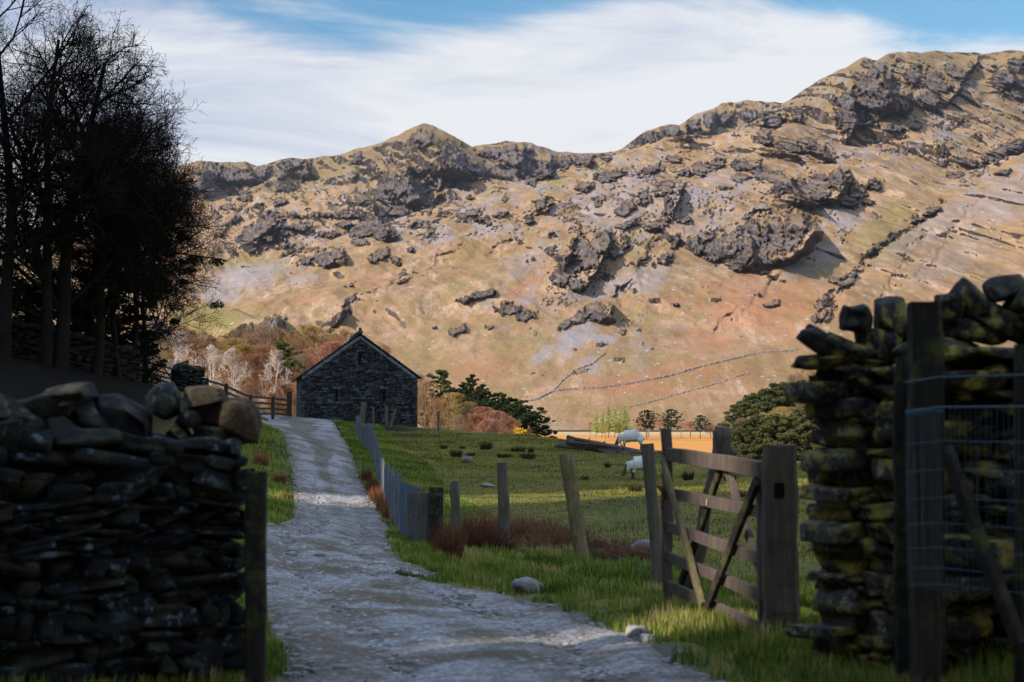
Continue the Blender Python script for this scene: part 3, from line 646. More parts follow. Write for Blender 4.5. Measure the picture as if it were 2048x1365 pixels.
TR_L = [(470,829),(505,832),(535,840),(562,862),(576,900),(586,950),(590,1000),(588,1035),(560,1052)]
TR_R = [(662,842),(678,856),(690,880),(706,930),(722,970),(742,1003),(762,1030),(776,1062),(782,1110),(784,1150)]
_tl = [G(*p) for p in TR_L]; _tr = [G(*p) for p in TR_R]
_tl += [W(505, 1120, 17.0), W(490, 1200, 12.6), W(560, 1300, 9.4), W(592, 1365, 8.0)]; _tr += [G(880,1158), G(1000,1188), G(1150,1228), G(1290,1292), G(1415,1362)]
_tl = sorted([(p[1], p[0]) for p in _tl] + [(6, -1.42), (3, -1.5), (-20, -1.6)]); _tr = sorted([(p[1], p[0]) for p in _tr] + [(6, 1.3), (3, 1.3), (-20, 1.4)])
def track_edges(y):
    l = np.interp(y, [p[0] for p in _tl], [p[1] for p in _tl]); r = np.interp(y, [p[0] for p in _tr], [p[1] for p in _tr]); return l, r
def track_dist(x, y):
    """>0 inside the track, metres from its edge"""
    l, r = track_edges(y); d = np.minimum(x - l, r - x)
    ytop = 80.0
    return np.minimum(d, ytop - y)

def build_ground():
    az = np.concatenate([np.linspace(-180, -30, 90, endpoint=False), np.linspace(-30, -21, 40, endpoint=False), np.linspace(-21, 21, 700, endpoint=False), np.linspace(21, 30, 40, endpoint=False), np.linspace(30, 180, 90)])
    rr = np.concatenate([[.3, 1, 2, 3, 4], np.geomspace(5, 100, 420), np.geomspace(101, 760, 140), [1500, 3000, 6000, 9000]])
    a = np.radians(az)
    X = np.sin(a)[None] * rr[:, None]; Y = np.cos(a)[None] * rr[:, None]
    Z = gz(X, Y)
    td = track_dist(X, Y)
    Z += micro(X, Y) * np.where(td > 0, .25, 1) * sstep(400, 60, np.hypot(X, Y))
    Z -= np.where((td > .15) & (Y < 79), .05, 0) * sstep(.15, .5, td)
    Z -= sstep(700, 760, np.hypot(X, Y)) * 6
    me = np_mesh('ground', np.stack([X, Y, Z], -1).reshape(-1, 3), grid_faces(len(rr), len(az)), True)
    # marsh and meadow bands of the valley floor, bank of the track
    px, py = proj(X, np.maximum(Y, 1), Z)
    n = fbm(X / 30, Y / 60, 3, 401)
    marsh = sstep(150, 200, Y) * sstep(0, .35, np.sin(Y / 38. + n * 3) * .5 + .35 + n * .8 + .45 * sstep(330, 420, Y) - .9 * sstep(560, 600, Y))
    marsh = np.where((X > -60), marsh, marsh * .3)
    pale = sstep(520, 570, Y)
    lush = sstep(90, 130, Y) * (1 - sstep(255, 290, Y + n * 60)) * sstep(5, 20, X + n * 10)
    marsh = marsh * (1 - lush)
    attr(me, 'marsh', marsh); attr(me, 'pale', pale); attr(me, 'lush', lush)
    attr(me, 'bank', sstep(-3., -6.5, X + .10 * Y * (Y < 60) + n) * sstep(8, 14, Y) * sstep(90, 70, Y) * (X > -60))  # mask of the shade painted on the left bank
    attr(me, 'trk', sstep(-.5, .2, td) * (Y < 79))
    m = NT('turf', .95, .1); co = m.coord('Object')
    n1 = m.noise(.35, co, 5, .6); n2 = m.noise(2.6, co, 5, .7); n3 = m.noise(14., co, 4, .7); n4 = m.noise(.09, co, 3, .6)
    c = m.mix(m.ramp(n2, [(.35, 0.), (.65, 1.)]), (.09, .085, .016), (.24, .22, .04))
    c = m.mix(m.ramp(n1, [(.45, 0.), (.7, .75)]), c, (.21, .155, .065))
    c = m.mix(m.ramp(n3, [(.5, 0.), (.75, .6)]), c, (.045, .045, .012))
    c = m.mix(m.ramp(n4, [(.5, 0.), (.62, .5)]), c, (.07, .10, .022))
    c = m.mix(m.at('lush'), c, m.mix(n1, (.24, .27, .06), (.42, .36, .10)))
    c = m.mix(m.at('marsh'), c, m.mix(m.ramp(n1, [(.4, 0.), (.6, 1.)]), (.60, .20, .035), (.52, .30, .09)))
    c = m.mix(m.at('pale'), c, (.46, .36, .20))
    c = m.mix(m.math('MULTIPLY', m.at('trk'), m.ramp(n2, [(.4, 1.), (.6, .5)])), c, (.16, .14, .12))
    c = m.mix(m.at('bank'), c, (.008, .007, .005))  # near-black shade painted over the turf of the left bank
    m.col(c)
    m.bump(m.math('ADD', m.math('MULTIPLY', n2, 1.4), m.math('MULTIPLY', n3, .5)), .8, .09)
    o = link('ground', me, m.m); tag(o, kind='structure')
    # track
    ys = np.concatenate([np.linspace(-20, 4, 20, endpoint=False), np.geomspace(4, 79.6, 430)])
    l, r = track_edges(ys)
    nc = 70; t = np.linspace(0, 1, nc)
    wl = fbm(ys / .9, ys * 0 + 3, 4, 501) * .16 + fbm(ys / 4, ys * 0, 2, 503) * .15; wr = fbm(ys / .9, ys * 0 + 9, 4, 505) * .16 + fbm(ys / 4, ys * 0, 2, 507) * .15
    X = (l + wl)[:, None] * (1 - t) + (r + wr)[:, None] * t; Y = np.repeat(ys[:, None], nc, 1)
    e = np.minimum(t, 1 - t)[None] * (r - l)[:, None]
    wid = (r - l)[:, None]
    Z = gz(X, Y) + .008 - .035 * (1 - sstep(0, .18, e)) + fbm(X / .6, Y / .6, 3, 511) * .003 + fbm(X / 2.2, Y / 2.2, 2, 515) * .012 * sstep(0, .5, e) + fbm(X / .10, Y / .10, 2, 517) * .003
    rut = np.exp(-((t[None] - .26) / .1) ** 2) + np.exp(-((t[None] - .74) / .1) ** 2)
    Z -= rut * .03 * sstep(0, 1, (30 - Y) / 10 + 1) - .02
    me = np_mesh('track', np.stack([X, Y, Z], -1).reshape(-1, 3), grid_faces(len(ys), nc), True)
    mid = np.exp(-((t[None] - .5 + fbm(Y / 5, Y * 0, 2, 521) * .15) / .16) ** 2) * (.45 + .85 * sstep(34, 48, Y)) * np.ones_like(X)
    attr(me, 'mid', mid); attr(me, 'edge', 1 - sstep(0, .45, e)); attr(me, 'rut', rut * np.ones_like(X))
    m = NT('gravel', .9, .2); co = m.coord('Object')
    n1 = m.noise(1.1, co, 5, .65); n2 = m.noise(9., co, 5, .75); n3 = m.noise(42., co, 3, .7); v = m.voro(22., co); v2 = m.voro(11., co)
    c = m.mix(m.ramp(n2, [(.35, 0.), (.65, 1.)]), (.24, .235, .23), (.58, .57, .56))
    c = m.mix(m.ramp(n1, [(.44, 0.), (.57, .85)]), c, (.19, .145, .095))
    c = m.mix(m.ramp(v2, [(.16, .95), (.26, 0.)]), c, (.72, .71, .70))
    c = m.mix(m.ramp(n3, [(.50, 0.), (.66, .8)]), c, (.09, .085, .08))
    vs = m.voro(15., co); c = m.mix(m.ramp(vs, [(.14, .95), (.26, 0.)]), c, (.07, .065, .06))
    gr = m.ramp(m.math('ADD', m.math('MULTIPLY', m.at('mid'), .75), m.math('MULTIPLY', n1, .7)), [(.56, 0.), (.74, .9)])
    gr = m.math('MULTIPLY', gr, m.ramp(n2, [(.4, .2), (.6, 1.)]))
    c = m.mix(gr, c, m.mix(n3, (.08, .085, .025), (.15, .125, .05)))
    c = m.mix(m.math('MULTIPLY', m.at('edge'), m.ramp(n2, [(.35, .9), (.65, .2)])), c, (.15, .115, .085))
    m.col(c)
    h = m.math('ADD', m.math('MULTIPLY', v, -1.0), m.math('ADD', m.math('MULTIPLY', n3, .6), m.math('MULTIPLY', n2, .5)))
    m.bump(h, 1., .03)
    o = link('track', me, m.m); tag(o, kind='structure')
build_ground()
def build_shade_hill():
    """unseen steep fell side, added west of the track to shade the farm; slots cut in its crest along the sun line let two shafts of sun through"""
    k_ = SUN_AZY / SUN_AZX; sl_ = math.tan(SUN_EL) / abs(SUN_AZX)
    ss = np.unique(np.concatenate([np.linspace(-330, 110, 160)] + [np.linspace(n_[0] - 6, n_[0] + 6, 90) for n_ in NOTCH])); xs = np.concatenate([np.linspace(-190, -92, 24), np.linspace(-91.5, -82, 24), np.linspace(-81, -13, 60)])
    X, S_ = np.meshgrid(xs, ss); Y = S_ + (X + 87) * k_; h = np.full(X.shape, -99.)      # rows run along the line of the sun
    for a, b in zip(SHADE_HILL[:-1], SHADE_HILL[1:]):
        dy = b[1] - a[1]; t = np.clip((Y - a[1]) / dy, 0, 1); d = np.hypot(X - a[0], (Y - (a[1] + dy * t)))
        h = np.maximum(h, a[2] + (b[2] - a[2]) * t - d * 1.02)
    h = h + fbm(X / 14, Y / 14, 4, 5) * 3
    for y0, w, zb in NOTCH:
        off_ = np.abs(S_ - y0); fl = zb - sl_ * np.maximum(X + 87, 0)
        h = np.where(off_ < w, np.minimum(h, fl + np.maximum(0, off_ - w * .5) * 8), h)
    ys = ss
    me = np_mesh('shade_hill', np.stack([X, Y, h], -1).reshape(-1, 3), grid_faces(len(ys), len(xs)), True)
    o = link('shade_hill', me, bpy.data.materials['turf']); tag(o, kind='structure')
NOTCH = [(-26., 1.8, 51.6), (-51.6, .85, 56.2)]  # crest slots placed so sun reaches the track and the gate foot
build_shade_hill()

# ---------------------------------------------------------------- grass
def blades(name, X, Y, hgt, wid, colr, lean=.5, kind='stuff', zoff=0.0, mat=None, seg=2):
    n = len(X); Z = gz(X, Y) + micro(X, Y) * np.where(track_dist(X, Y) > 0, .25, 1) - .015 + zoff
    a = _rng.rand(n) * 2 * math.pi; ld = _rng.rand(n) * 2 * math.pi; ln = _rng.rand(n) ** 1.2 * lean
    B = np.stack([X, Y, Z], -1); S = np.stack([np.cos(a), np.sin(a), a * 0], -1) * (wid / 2)[:, None]
    Lv = np.stack([np.cos(ld) * ln, np.sin(ld) * ln, np.sqrt(np.maximum(1 - ln * ln, .1))], -1)
    M = B + np.stack([Lv[:, 0] * .35, Lv[:, 1] * .35, Lv[:, 2] * .62], -1) * hgt[:, None]
    T = B + Lv * hgt[:, None]; T[:, 2] -= ln * hgt * .12
    V = np.stack([B - S, B + S, M + S * .75, M - S * .75, T], 1).reshape(-1, 3)
    i = np.arange(n) * 5
    F = np.concatenate([np.stack([i, i + 1, i + 2], 1), np.stack([i, i + 2, i + 3], 1), np.stack([i + 3, i + 2, i + 4], 1)])
    me = np_mesh(name, V, F, False)
    attrc(me, 'tint', np.repeat(colr, 5, 0))
    return me
def grass_mat():
    m = NT('grass_blade', .75, .15)
    m.t.links.new(m.at('tint', 'Color'), m.b.inputs['Base Color'])
    m.t.nodes.remove(m.out); out = m.n('OutputMaterial')
    tr = m.n('BsdfTranslucent'); m.t.links.new(m.at('tint', 'Color'), tr.inputs[0])
    mx = m.n('MixShader'); mx.inputs[0].default_value = .35
    m.t.links.new(m.b.outputs[0], mx.inputs[1]); m.t.links.new(tr.outputs[0], mx.inputs[2]); m.t.links.new(mx.outputs[0], out.inputs[0])
    return m.m
GM = grass_mat()
def colmix(n, X, Y, sets, sc=1.2, seed=0):
    f = np.clip(fbm(X / sc, Y / sc, 3, 600 + seed) * 1.1 + .45 + _rng.randn(n) * .22, 0, .999)
    S = np.array(sets); k = f * (len(sets) - 1); i = k.astype(int); w = (k - i)[:, None]
    return (S[i] * (1 - w) + S[i + 1] * w) * (.75 + .5 * _rng.rand(n))[:, None]
def scatter(n, x0, x1, y0, y1, keep, pw=1.0):
    out = [[], []]
    for _ in range(30):
        Y = y0 + (y1 - y0) * _rng.rand(n) ** pw; X = x0 + (x1 - x0) * _rng.rand(n)
        k = keep(X, Y) & (np.abs(X) < Y * .40 + 1.2)
        out[0].append(X[k]); out[1].append(Y[k])
        if sum(len(q) for q in out[0]) > n: break
    return np.concatenate(out[0])[:n], np.concatenate(out[1])[:n]
GREENS = [(.06, .09, .014), (.12, .20, .022), (.20, .28, .035), (.34, .31, .08), (.58, .44, .20)]  # straw end also stands for warm sunlight on the verge
FLDG = [(.07, .07, .012), (.17, .165, .022), (.25, .225, .04), (.42, .33, .10)]
def build_grass():
    # verge tufts along the track
    vn = lambda X, Y: fbm(X / .55, Y / .55, 2, 701)
    k1 = lambda X, Y: (track_dist(X, Y) < -.02 + vn(X, Y) * .12) & (track_dist(X, Y) > -3.2 + vn(X, Y) * .8) & (_rng.rand(len(X)) < np.clip(.55 + vn(X, Y) * 1.3, .05, 1))
    X, Y = scatter(90000, -3, 5, 4.5, 24, k1, 1.0)
    n = len(X); h = (.03 + .06 * _rng.rand(n)) * np.clip(.9 + vn(X, Y) * 1.6, .3, 2.2) * (1 + .5 * (track_dist(X, Y) < -.35)); w = .006 + Y * .00028
    o = link('verge_grass', blades('verge_grass', X, Y, h, w, colmix(n, X, Y, GREENS, .7)), GM); tag(o, 'tufty green and straw coloured grass along the edges of the stony track', 'grass', kind='stuff')
    k2 = lambda X, Y: (track_dist(X, Y) < .0 + vn(X, Y) * .15) & (track_dist(X, Y) > -2.4)
    X, Y = scatter(70000, -15, 3, 13, 78, k2)
    n = len(X); h = (.05 + .08 * _rng.rand(n)); w = .012 + Y * .0003
    o = link('track_bank_grass', blades('track_bank_grass', X, Y, h, w, colmix(n, X, Y, GREENS[:4], 2.)), GM); tag(o, 'rough green grass on the low banks of the track leading to the barn', 'grass', kind='stuff')
    # grazed field
    k3 = lambda X, Y: (track_dist(X, Y) < -1.4)
    X, Y = scatter(150000, -9, 18, 11, 72, k3, .8)
    n = len(X); h = (.03 + .05 * _rng.rand(n)) * (1 + 1.0 * (fbm(X / 2.5, Y / 2.5, 3, 711) > .25)); w = .006 + Y * .00045
    o = link('field_grass', blades('field_grass', X, Y, h, w, colmix(n, X, Y, FLDG, 3., 5), lean=.8), GM); tag(o, 'short grazed green grass covering the sheep field', 'grass', kind='stuff')
    # straw tussocks and rough grass right of the gate and at the foot of the right wall
    k4 = lambda X, Y: (track_dist(X, Y) < -.25)
    X, Y = scatter(45000, .8, 4.2, 5.2, 10.5, k4)
    n = len(X); h = (.05 + .09 * _rng.rand(n)) * np.clip(.8 + vn(X + 9, Y) * 1.4, .3, 2.2); w = np.full(n, .007)
    o = link('bank_grass', blades('bank_grass', X, Y, h, w, colmix(n, X, Y, GREENS, .5, 9)), GM); tag(o, 'long grass at the foot of the right hand wall and around the open gate', 'grass', kind='stuff')
    # left, at the foot of the left post and on the bank behind the wall
    k5 = lambda X, Y: (track_dist(X, Y) < -.05)
    X, Y = scatter(26000, -4, -1.0, 6.6, 15, k5)
    n = len(X); h = (.05 + .07 * _rng.rand(n)); w = np.full(n, .008)
    o = link('wall_foot_grass', blades('wall_foot_grass', X, Y, h, w, colmix(n, X, Y, GREENS[:4], .8, 13)), GM); tag(o, 'dark grass growing at the foot of the left hand wall and its post', 'grass', kind='stuff')
build_grass()

def gravel_stones():
    mb = MB(); m = NT('loose_stone', .85, .25)
    co = m.coord('Object'); c = m.mix(m.noise(11., co), (.16, .155, .15), (.42, .41, .40)); m.col(m.mix(m.at('rnd'), c, (.30, .28, .25))); m.bump(m.noise(60., co), .5, .01)
    n = 10000
    for i in range(n):
        y = 5 + 34 * _rng.rand() ** 1.7; l, r = track_edges(y)
        t = _rng.rand() if _rng.rand() < .6 else (_rng.beta(.4, .4)); x = l + (r - l) * t
        s = (.007 + .024 * _rng.rand() ** 4) * (1 + y * .02)
        if _rng.rand() < .012: s *= 2.2
        stone(mb, (x, y, gzs(x, y) + s * .15), (s * 1.7, s * 1.5, s * 1.1), rotm(0, 0, _rng.rand() * 6), n=1 if s < .03 else 2, roundness=.5, rough=.12)
    o = mb.build('gravel_stones', m.m, smooth=False); tag(o, 'loose pale grey stones lying over the track', 'stones', kind='stuff')
    # larger rocks on the verge
    rockm = NT('field_rock', .85, .2); co = rockm.coord('Object'); rockm.col(rockm.ramp(rockm.noise(7., co, 6, .7), [(.3, (.12, .12, .12)), (.6, (.34, .34, .33)), (.75, (.5, .5, .47))])); rockm.bump(rockm.noise(18., co, 5), .6, .03)
    L = [(1058,1186,.34,.20,.15,'long pale boulder lying in the grass verge below the leaning fence post'),(1276,1278,.14,.12,.10,'rounded pale stone at the track edge below the open gate'),(1300,1288,.12,.11,.08,'brownish stone beside the rounded pale one at the track edge'),
         (820,1153,.24,.2,.07,'flat grey stone on the track below the fence corner'),(1362,1322,.09,.08,.07,'tiny white stone in the grass near the bottom of the gate post'),(935,925,.55,.4,.22,'pale stone lying alone in the sheep field'),(975,974,.3,.3,.12,'small white stone in the field behind the fence'),(1290,1115,.35,.3,.28,'dark boulder in the rushes beside the open gate')]
    for px, py, a, b, h, lab in L:
        p = G(px, py); mb = MB(); stone(mb, (0, 0, h * .3), (a, b, h), rotm(.1, .15, .5), n=6, roundness=.75, rough=.12)
        o = mb.build('rock', rockm.m, smooth=True); o.location = p; o.rotation_euler = (0, 0, _rng.rand() * 3); tag(o, lab, 'rock')
gravel_stones()
# ================================================================ materials for things
def wood_mat(name, base, moss=0.0, dark=.5):
    m = NT(name, .85, .2); co = m.coord('Object', (1, 1, .12)); cz = m.coord('Object')
    g = m.noise(26., co, 5, .7); b = m.noise(3., cz, 4, .6)
    d = tuple(x * dark for x in base)
    c = m.mix(m.ramp(g, [(.35, 0.), (.62, 1.)]), d, base)
    c = m.mix(m.ramp(b, [(.45, 0.), (.7, .6)]), c, d)
    if moss: c = m.mix(m.ramp(m.noise(5., cz, 4, .7), [(.5, 0.), (.62, moss)]), c, (.11, .12, .03))
    c = m.mix(m.ramp(m.voro(9., co), [(.05, .5), (.12, 0.)]), c, (.02, .015, .012))
    m.col(c); m.bump(g, .6, .01); return m.m
def stone_mat(name, lo, hi, lichen, lic_amt, moss, moss_amt, sc=1.0):
    m = NT(name, .85, .25); co = m.coord('Object')
    a = m.noise(6. * sc, co, 6, .7); b = m.noise(30. * sc, co, 4, .7)
    r = m.at('rnd')
    c = m.mix(r, lo, hi)
    c = m.mix(m.ramp(a, [(.35, .8), (.6, 0.)]), c, tuple(q * .45 for q in lo))
    c = m.mix(m.ramp(b, [(.5, 0.), (.7, .5)]), c, tuple(q * 1.5 for q in hi))
    l = m.ramp(m.noise(9. * sc, co, 5, .75), [(.56, 0.), (.64, lic_amt)])
    c = m.mix(m.math('MULTIPLY', l, m.ramp(r, [(.3, .3), (.6, 1.)])), c, lichen)
    l2 = m.ramp(m.noise(4.5 * sc, m.coord('Object', (1.1, .9, 1.3)), 4, .7), [(.50, 0.), (.62, moss_amt)])
    c = m.mix(l2, c, moss)
    m.col(c); m.bump(m.math('ADD', a, m.math('MULTIPLY', b, .4)), .7, .03 / sc); return m.m
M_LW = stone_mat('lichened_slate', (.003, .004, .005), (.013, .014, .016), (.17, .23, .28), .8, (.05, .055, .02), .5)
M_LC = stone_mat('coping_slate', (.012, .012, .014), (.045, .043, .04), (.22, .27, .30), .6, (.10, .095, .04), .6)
M_RW = stone_mat('sunlit_mossy_slate', (.014, .013, .012), (.085, .075, .065), (.40, .40, .28), .85, (.32, .26, .055), .9)  # moss, its yellow raised to carry weak sunlight on the slabs too
M_BARN = stone_mat('barn_slate', (.006, .007, .009), (.11, .125, .135), (.30, .33, .35), .5, (.04, .045, .03), .4, .35)
M_GAP = NT('wall_gap', 1., 0.).col((.010, .010, .010)).m
M_MORT = NT('barn_joint', 1., 0.).col((.012, .013, .015)).m
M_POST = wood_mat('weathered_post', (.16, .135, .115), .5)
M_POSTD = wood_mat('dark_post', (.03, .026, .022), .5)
M_POSTY = wood_mat('sun_tinted_post', (.27, .21, .11), .7)  # post wood yellowed in its colour to show sun on it
M_GATE = wood_mat('gate_timber', (.13, .095, .082), .25)
M_RAIL = wood_mat('fence_rail', (.05, .042, .036), .2)
M_LOG = wood_mat('dead_wood', (.16, .13, .11), .1)
def plain(name, c, rough=.8, spec=.2, metal=0.):
    m = NT(name, rough, spec); co = m.coord('Object')
    m.col(m.mix(m.noise(7., co, 4), tuple(q * .7 for q in c), c)); m.b.inputs['Metallic'].default_value = metal; return m.m
M_WIRE = plain('galvanised_wire', (.10, .14, .17), .6, .4, .2)
M_TWINE = plain('blue_twine', (.04, .14, .18))
M_PLANK = wood_mat('grey_pale', (.19, .21, .24), .0)
M_IRON = plain('rusted_iron', (.16, .05, .025), .8)
M_LABEL = plain('white_label', (.75, .74, .7))
M_ROOF = stone_mat('roof_slate', (.06, .068, .075), (.13, .14, .15), (.25, .28, .3), .5, (.06, .06, .04), .3, .5)

# ================================================================ dry stone walls
def drystone(name, label, A, B, h0, h1, L, H, mat, cop_mat, depth=.30, thick=.6, rnd_=.45, rough=.14, jumble=.12, end=None, cuts=6, copL=(.3, .5), cap=None):
    """wall from A to B (xy of the face seen), face on the camera's side. end: 'A' builds that head as well"""
    A = np.array(A, float); B = np.array(B, float); d = B - A; Ln = np.linalg.norm(d); d /= Ln
    n = np.array([d[1], -d[0]]);
    if n[1] > 0: n = -n            # towards the camera
    root = empty(name, (A[0], A[1], gzs(*A)), 0, label, 'wall'); O = np.array(root.location)
    rz = math.atan2(d[1], d[0])
    mb = MB(); core = MB()
    # dark rubble core
    k = max(2, int(Ln / .5))
    for i in range(k):
        t0, t1 = Ln * i / k, Ln * (i + 1) / k
        c = A + d * (t0 + t1) / 2 - n * (thick / 2 + .06); g = gzs(*c); hh = h0 + (h1 - h0) * (i + .5) / k
        box(core, (c[0], c[1], g + hh / 2 - .12), (Ln / k + .002 - (.05 if i == 0 else 0), thick - .1, hh + .1), rotm(0, 0, rz))
    def face(P0, dirv, nrm, length, ha, hb, rzf, Ls, Hs):
        z = -.06; row = 0
        while True:
            h = Hs[0] + (Hs[1] - Hs[0]) * _rng.rand() ** 1.3
            if z + h * .5 > max(ha, hb): break
            s = -.09 * _rng.rand()
            while s < length:
                l = Ls[0] + (Ls[1] - Ls[0]) * _rng.rand() ** 1.6
                hh = h * (.8 + .35 * _rng.rand())
                top = ha + (hb - ha) * np.clip(s / length, 0, 1)
                if z + h * .6 < top:
                    sc = s + l / 2
                    c = P0 + dirv * sc + nrm * ((_rng.rand() - .5) * .06 - depth / 2)
                    if _rng.rand() < .18: hh *= 1.35
                    stone(mb, (c[0], c[1], gzs(*(P0 + dirv * sc)) + z + h / 2 + (_rng.rand() - .5) * .02), (l * .98, depth, hh * (.93 if cuts > 3 else 1.0)),
                          rotm((_rng.rand() - .5) * .15, (_rng.rand() - .5) * jumble * 2, rzf + (_rng.rand() - .5) * .12), n=5, roundness=rnd_ * (.5 + .8 * _rng.rand()), rough=rough, cuts=cuts)
                s += l * .97
            z += h * .93; row += 1
    face(A, d, n, Ln, h0, h1, rz, L, H)
    if end == 'A':
        nn = -d; e0 = A - n * thick; de = n
        face(e0 + nn * .0, de, nn, thick, h0, h0, math.atan2(de[1], de[0]), (.14, .28), (H[0] * .85, H[1] * .8))
    def shift(m_): m_.v = [v - O for v in m_.v]
    shift(mb); shift(core)
    core.build('wall_core', M_GAP, root); mb.build('stone_courses', mat, root, smooth=True)
    # coping stones, each a part
    s = .0
    while s < Ln:
        l = copL[0] + (copL[1] - copL[0]) * _rng.rand()
        mc = MB(); t = s / Ln; c = A + d * (s + l * .5) - n * thick * .45; g = gzs(*c)
        tl = (_rng.rand() - .5) * .9
        hh = .16 + .12 * _rng.rand()
        stone(mc, (0, 0, 0), (l * 1.12, thick * (.7 + .2 * _rng.rand()), hh), rotm((_rng.rand() - .5) * .5, tl, rz + (_rng.rand() - .5) * .5), n=7, roundness=.65, rough=.2)
        o = mc.build('coping_stone', cop_mat, root, smooth=True); o.location = (c[0] - O[0], c[1] - O[1], g + h0 + (h1 - h0) * t + hh * .35 - O[2])
        s += l * .85
    return root

def topz(px, py, d): return W(px, py, d)[2]
# left wall: its head stands beside the left gate post
lA = W(488, 1000, 7.5)[:2]; lB = W(-320, 1000, 6.1)[:2]
def hg(p, px, py, d): return topz(px, py, d) - gzs(p[0], p[1])
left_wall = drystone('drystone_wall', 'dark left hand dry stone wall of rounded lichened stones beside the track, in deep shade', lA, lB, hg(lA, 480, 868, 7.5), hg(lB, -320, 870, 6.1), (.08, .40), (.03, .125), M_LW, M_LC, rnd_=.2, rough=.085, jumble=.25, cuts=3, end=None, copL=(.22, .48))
for c in [c for c in left_wall.children if c.name.startswith('coping')]: bpy.data.objects.remove(c)
# its coping stones, one by one as they lie
for px, py, w, h, tl, mt in [(455,838,120,72,.12,0),(428,866,70,34,.1,2),(385,838,44,40,.4,2),(408,795,84,36,-.08,1),(328,808,62,56,.9,2),(308,885,46,30,.2,2),(356,868,34,44,-.6,2),(250,830,130,50,.62,2),(190,835,110,44,.75,2),(140,788,100,34,-.05,0),(95,812,100,42,-.2,2),(60,850,60,60,.4,2),(20,845,70,90,1.1,2),(-30,812,100,60,.3,0),(-110,820,120,60,-.2,2),(-200,820,110,60,.3,0)]:
    d = 7.62 - (455 - px) * .0017; mc = MB(); s = d / FPX
    stone(mc, (0, 0, 0), (w * s * 1.05, .36, h * s * 1.12), rotm(.1, tl, .1), n=9, roundness=.3, rough=.10, val=_rng.rand(), cuts=8)
    m_ = [M_LC, M_LC, M_LW][mt]
    if px in (408, 455):
        m_ = bpy.data.materials.get('ochre_slate') or stone_mat('ochre_slate', (.04, .028, .017), (.10, .068, .04), (.30, .27, .22), .5, (.09, .08, .04), .3)
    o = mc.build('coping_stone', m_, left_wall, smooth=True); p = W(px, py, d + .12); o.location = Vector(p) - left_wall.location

rA = W(1640, 1000, 7.7)[:2]; rM = W(1800, 1000, 7.2)[:2]; rB = W(2330, 1000, 6.5)[:2]
right_wall = drystone('drystone_wall', 'right hand dry stone wall of flat mossy slabs behind the gate post, its head facing the gateway', rA, rM, hg(rA, 1612, 742, 7.7), hg(rM, 1800, 700, 7.2), (.26, .62), (.06, .155), M_RW, M_RW, depth=.30, rnd_=.16, rough=.07, jumble=.08, cuts=2, end='A', copL=(.3, .42))
for c in [c for c in right_wall.children if c.name.startswith('coping')]: bpy.data.objects.remove(c)
right_wall2 = drystone('drystone_wall', 'high dark dry stone wall behind the sheep netting at the right edge', W(1780, 1000, 7.35)[:2], rB, hg(rM, 1800, 690, 7.2), hg(rB, 2330, 640, 6.5), (.14, .42), (.06, .13), M_RW, M_RW, depth=.3, rnd_=.5, rough=.15, jumble=.2, copL=(.3, .42))
for c in [c for c in right_wall2.children if c.name.startswith('coping')]: bpy.data.objects.remove(c)
for px, py, w, h, tl, par in [(1650,688,92,40,.62,0),(1717,640,66,52,.1,0),(1690,700,100,42,.35,0),(1745,690,60,60,.2,0),(1783,640,50,92,-.15,0),(1775,700,40,70,.3,0),(1640,725,90,26,0,0),(1718,730,120,30,.05,0),
                              (1905,625,66,70,.2,1),(1940,600,70,50,.75,1),(2000,640,130,50,.55,1),(2010,578,62,46,-.3,1),(1965,660,120,50,.2,1),(2060,600,70,60,.3,1),(2100,640,120,60,.2,1),(2200,620,120,60,.4,1),(1870,665,70,50,0,1),(1830,650,50,60,.5,1),(2150,660,120,60,0,1)]:
    d = 7.5 - max(0, px - 1780) * .0015; s = d / FPX; mc = MB()
    stone(mc, (0, 0, 0), (w * s * 1.08, .34, h * s * 1.1), rotm(.1, tl, -.1), n=8, roundness=.45, rough=.11, val=_rng.rand(), cuts=4)
    par_ = right_wall2 if par else right_wall
    o = mc.build('coping_stone', M_LC if px in (1717, 1650, 2010) else M_RW, par_, smooth=True); o.location = Vector(W(px, py, d + .1)) - par_.location

# ================================================================ posts, gate, netting
def post(name, label, px, pyt, pyb, d, w, mat, lean_px=0, cat='post', dep=None, parent=None, zb=None, round_=False, group=None, dlean=0.):
    b = W(px, pyb, d); b[2] = gzs(b[0], b[1]) - .12 if zb is None else zb
    t = W(px + lean_px, pyt, d + dlean)
    s = w * d / FPX; mb = MB()
    if round_:
        k = 7; pts = [(t - b) * i / k for i in range(k + 1)]
        tube(mb, pts, [s / 2 * (1 + .05 * _rng.randn()) for _ in pts], 10, rough=.12)
    else: bar(mb, (0, 0, 0), t - b, s, dep or s, .16, n=7, wob=.004, up=(0, 1, 0))
    o = mb.build(name, mat, parent, smooth=False); o.location = b if parent is None else Vector(b) - parent.location
    if parent is None: tag(o, label, cat, group)
    return o
gate_post_l = post('gate_post', 'dark square gate post against the end of the left hand wall', 511, 944, 1348, 7.3, 40, M_POSTD, 0)
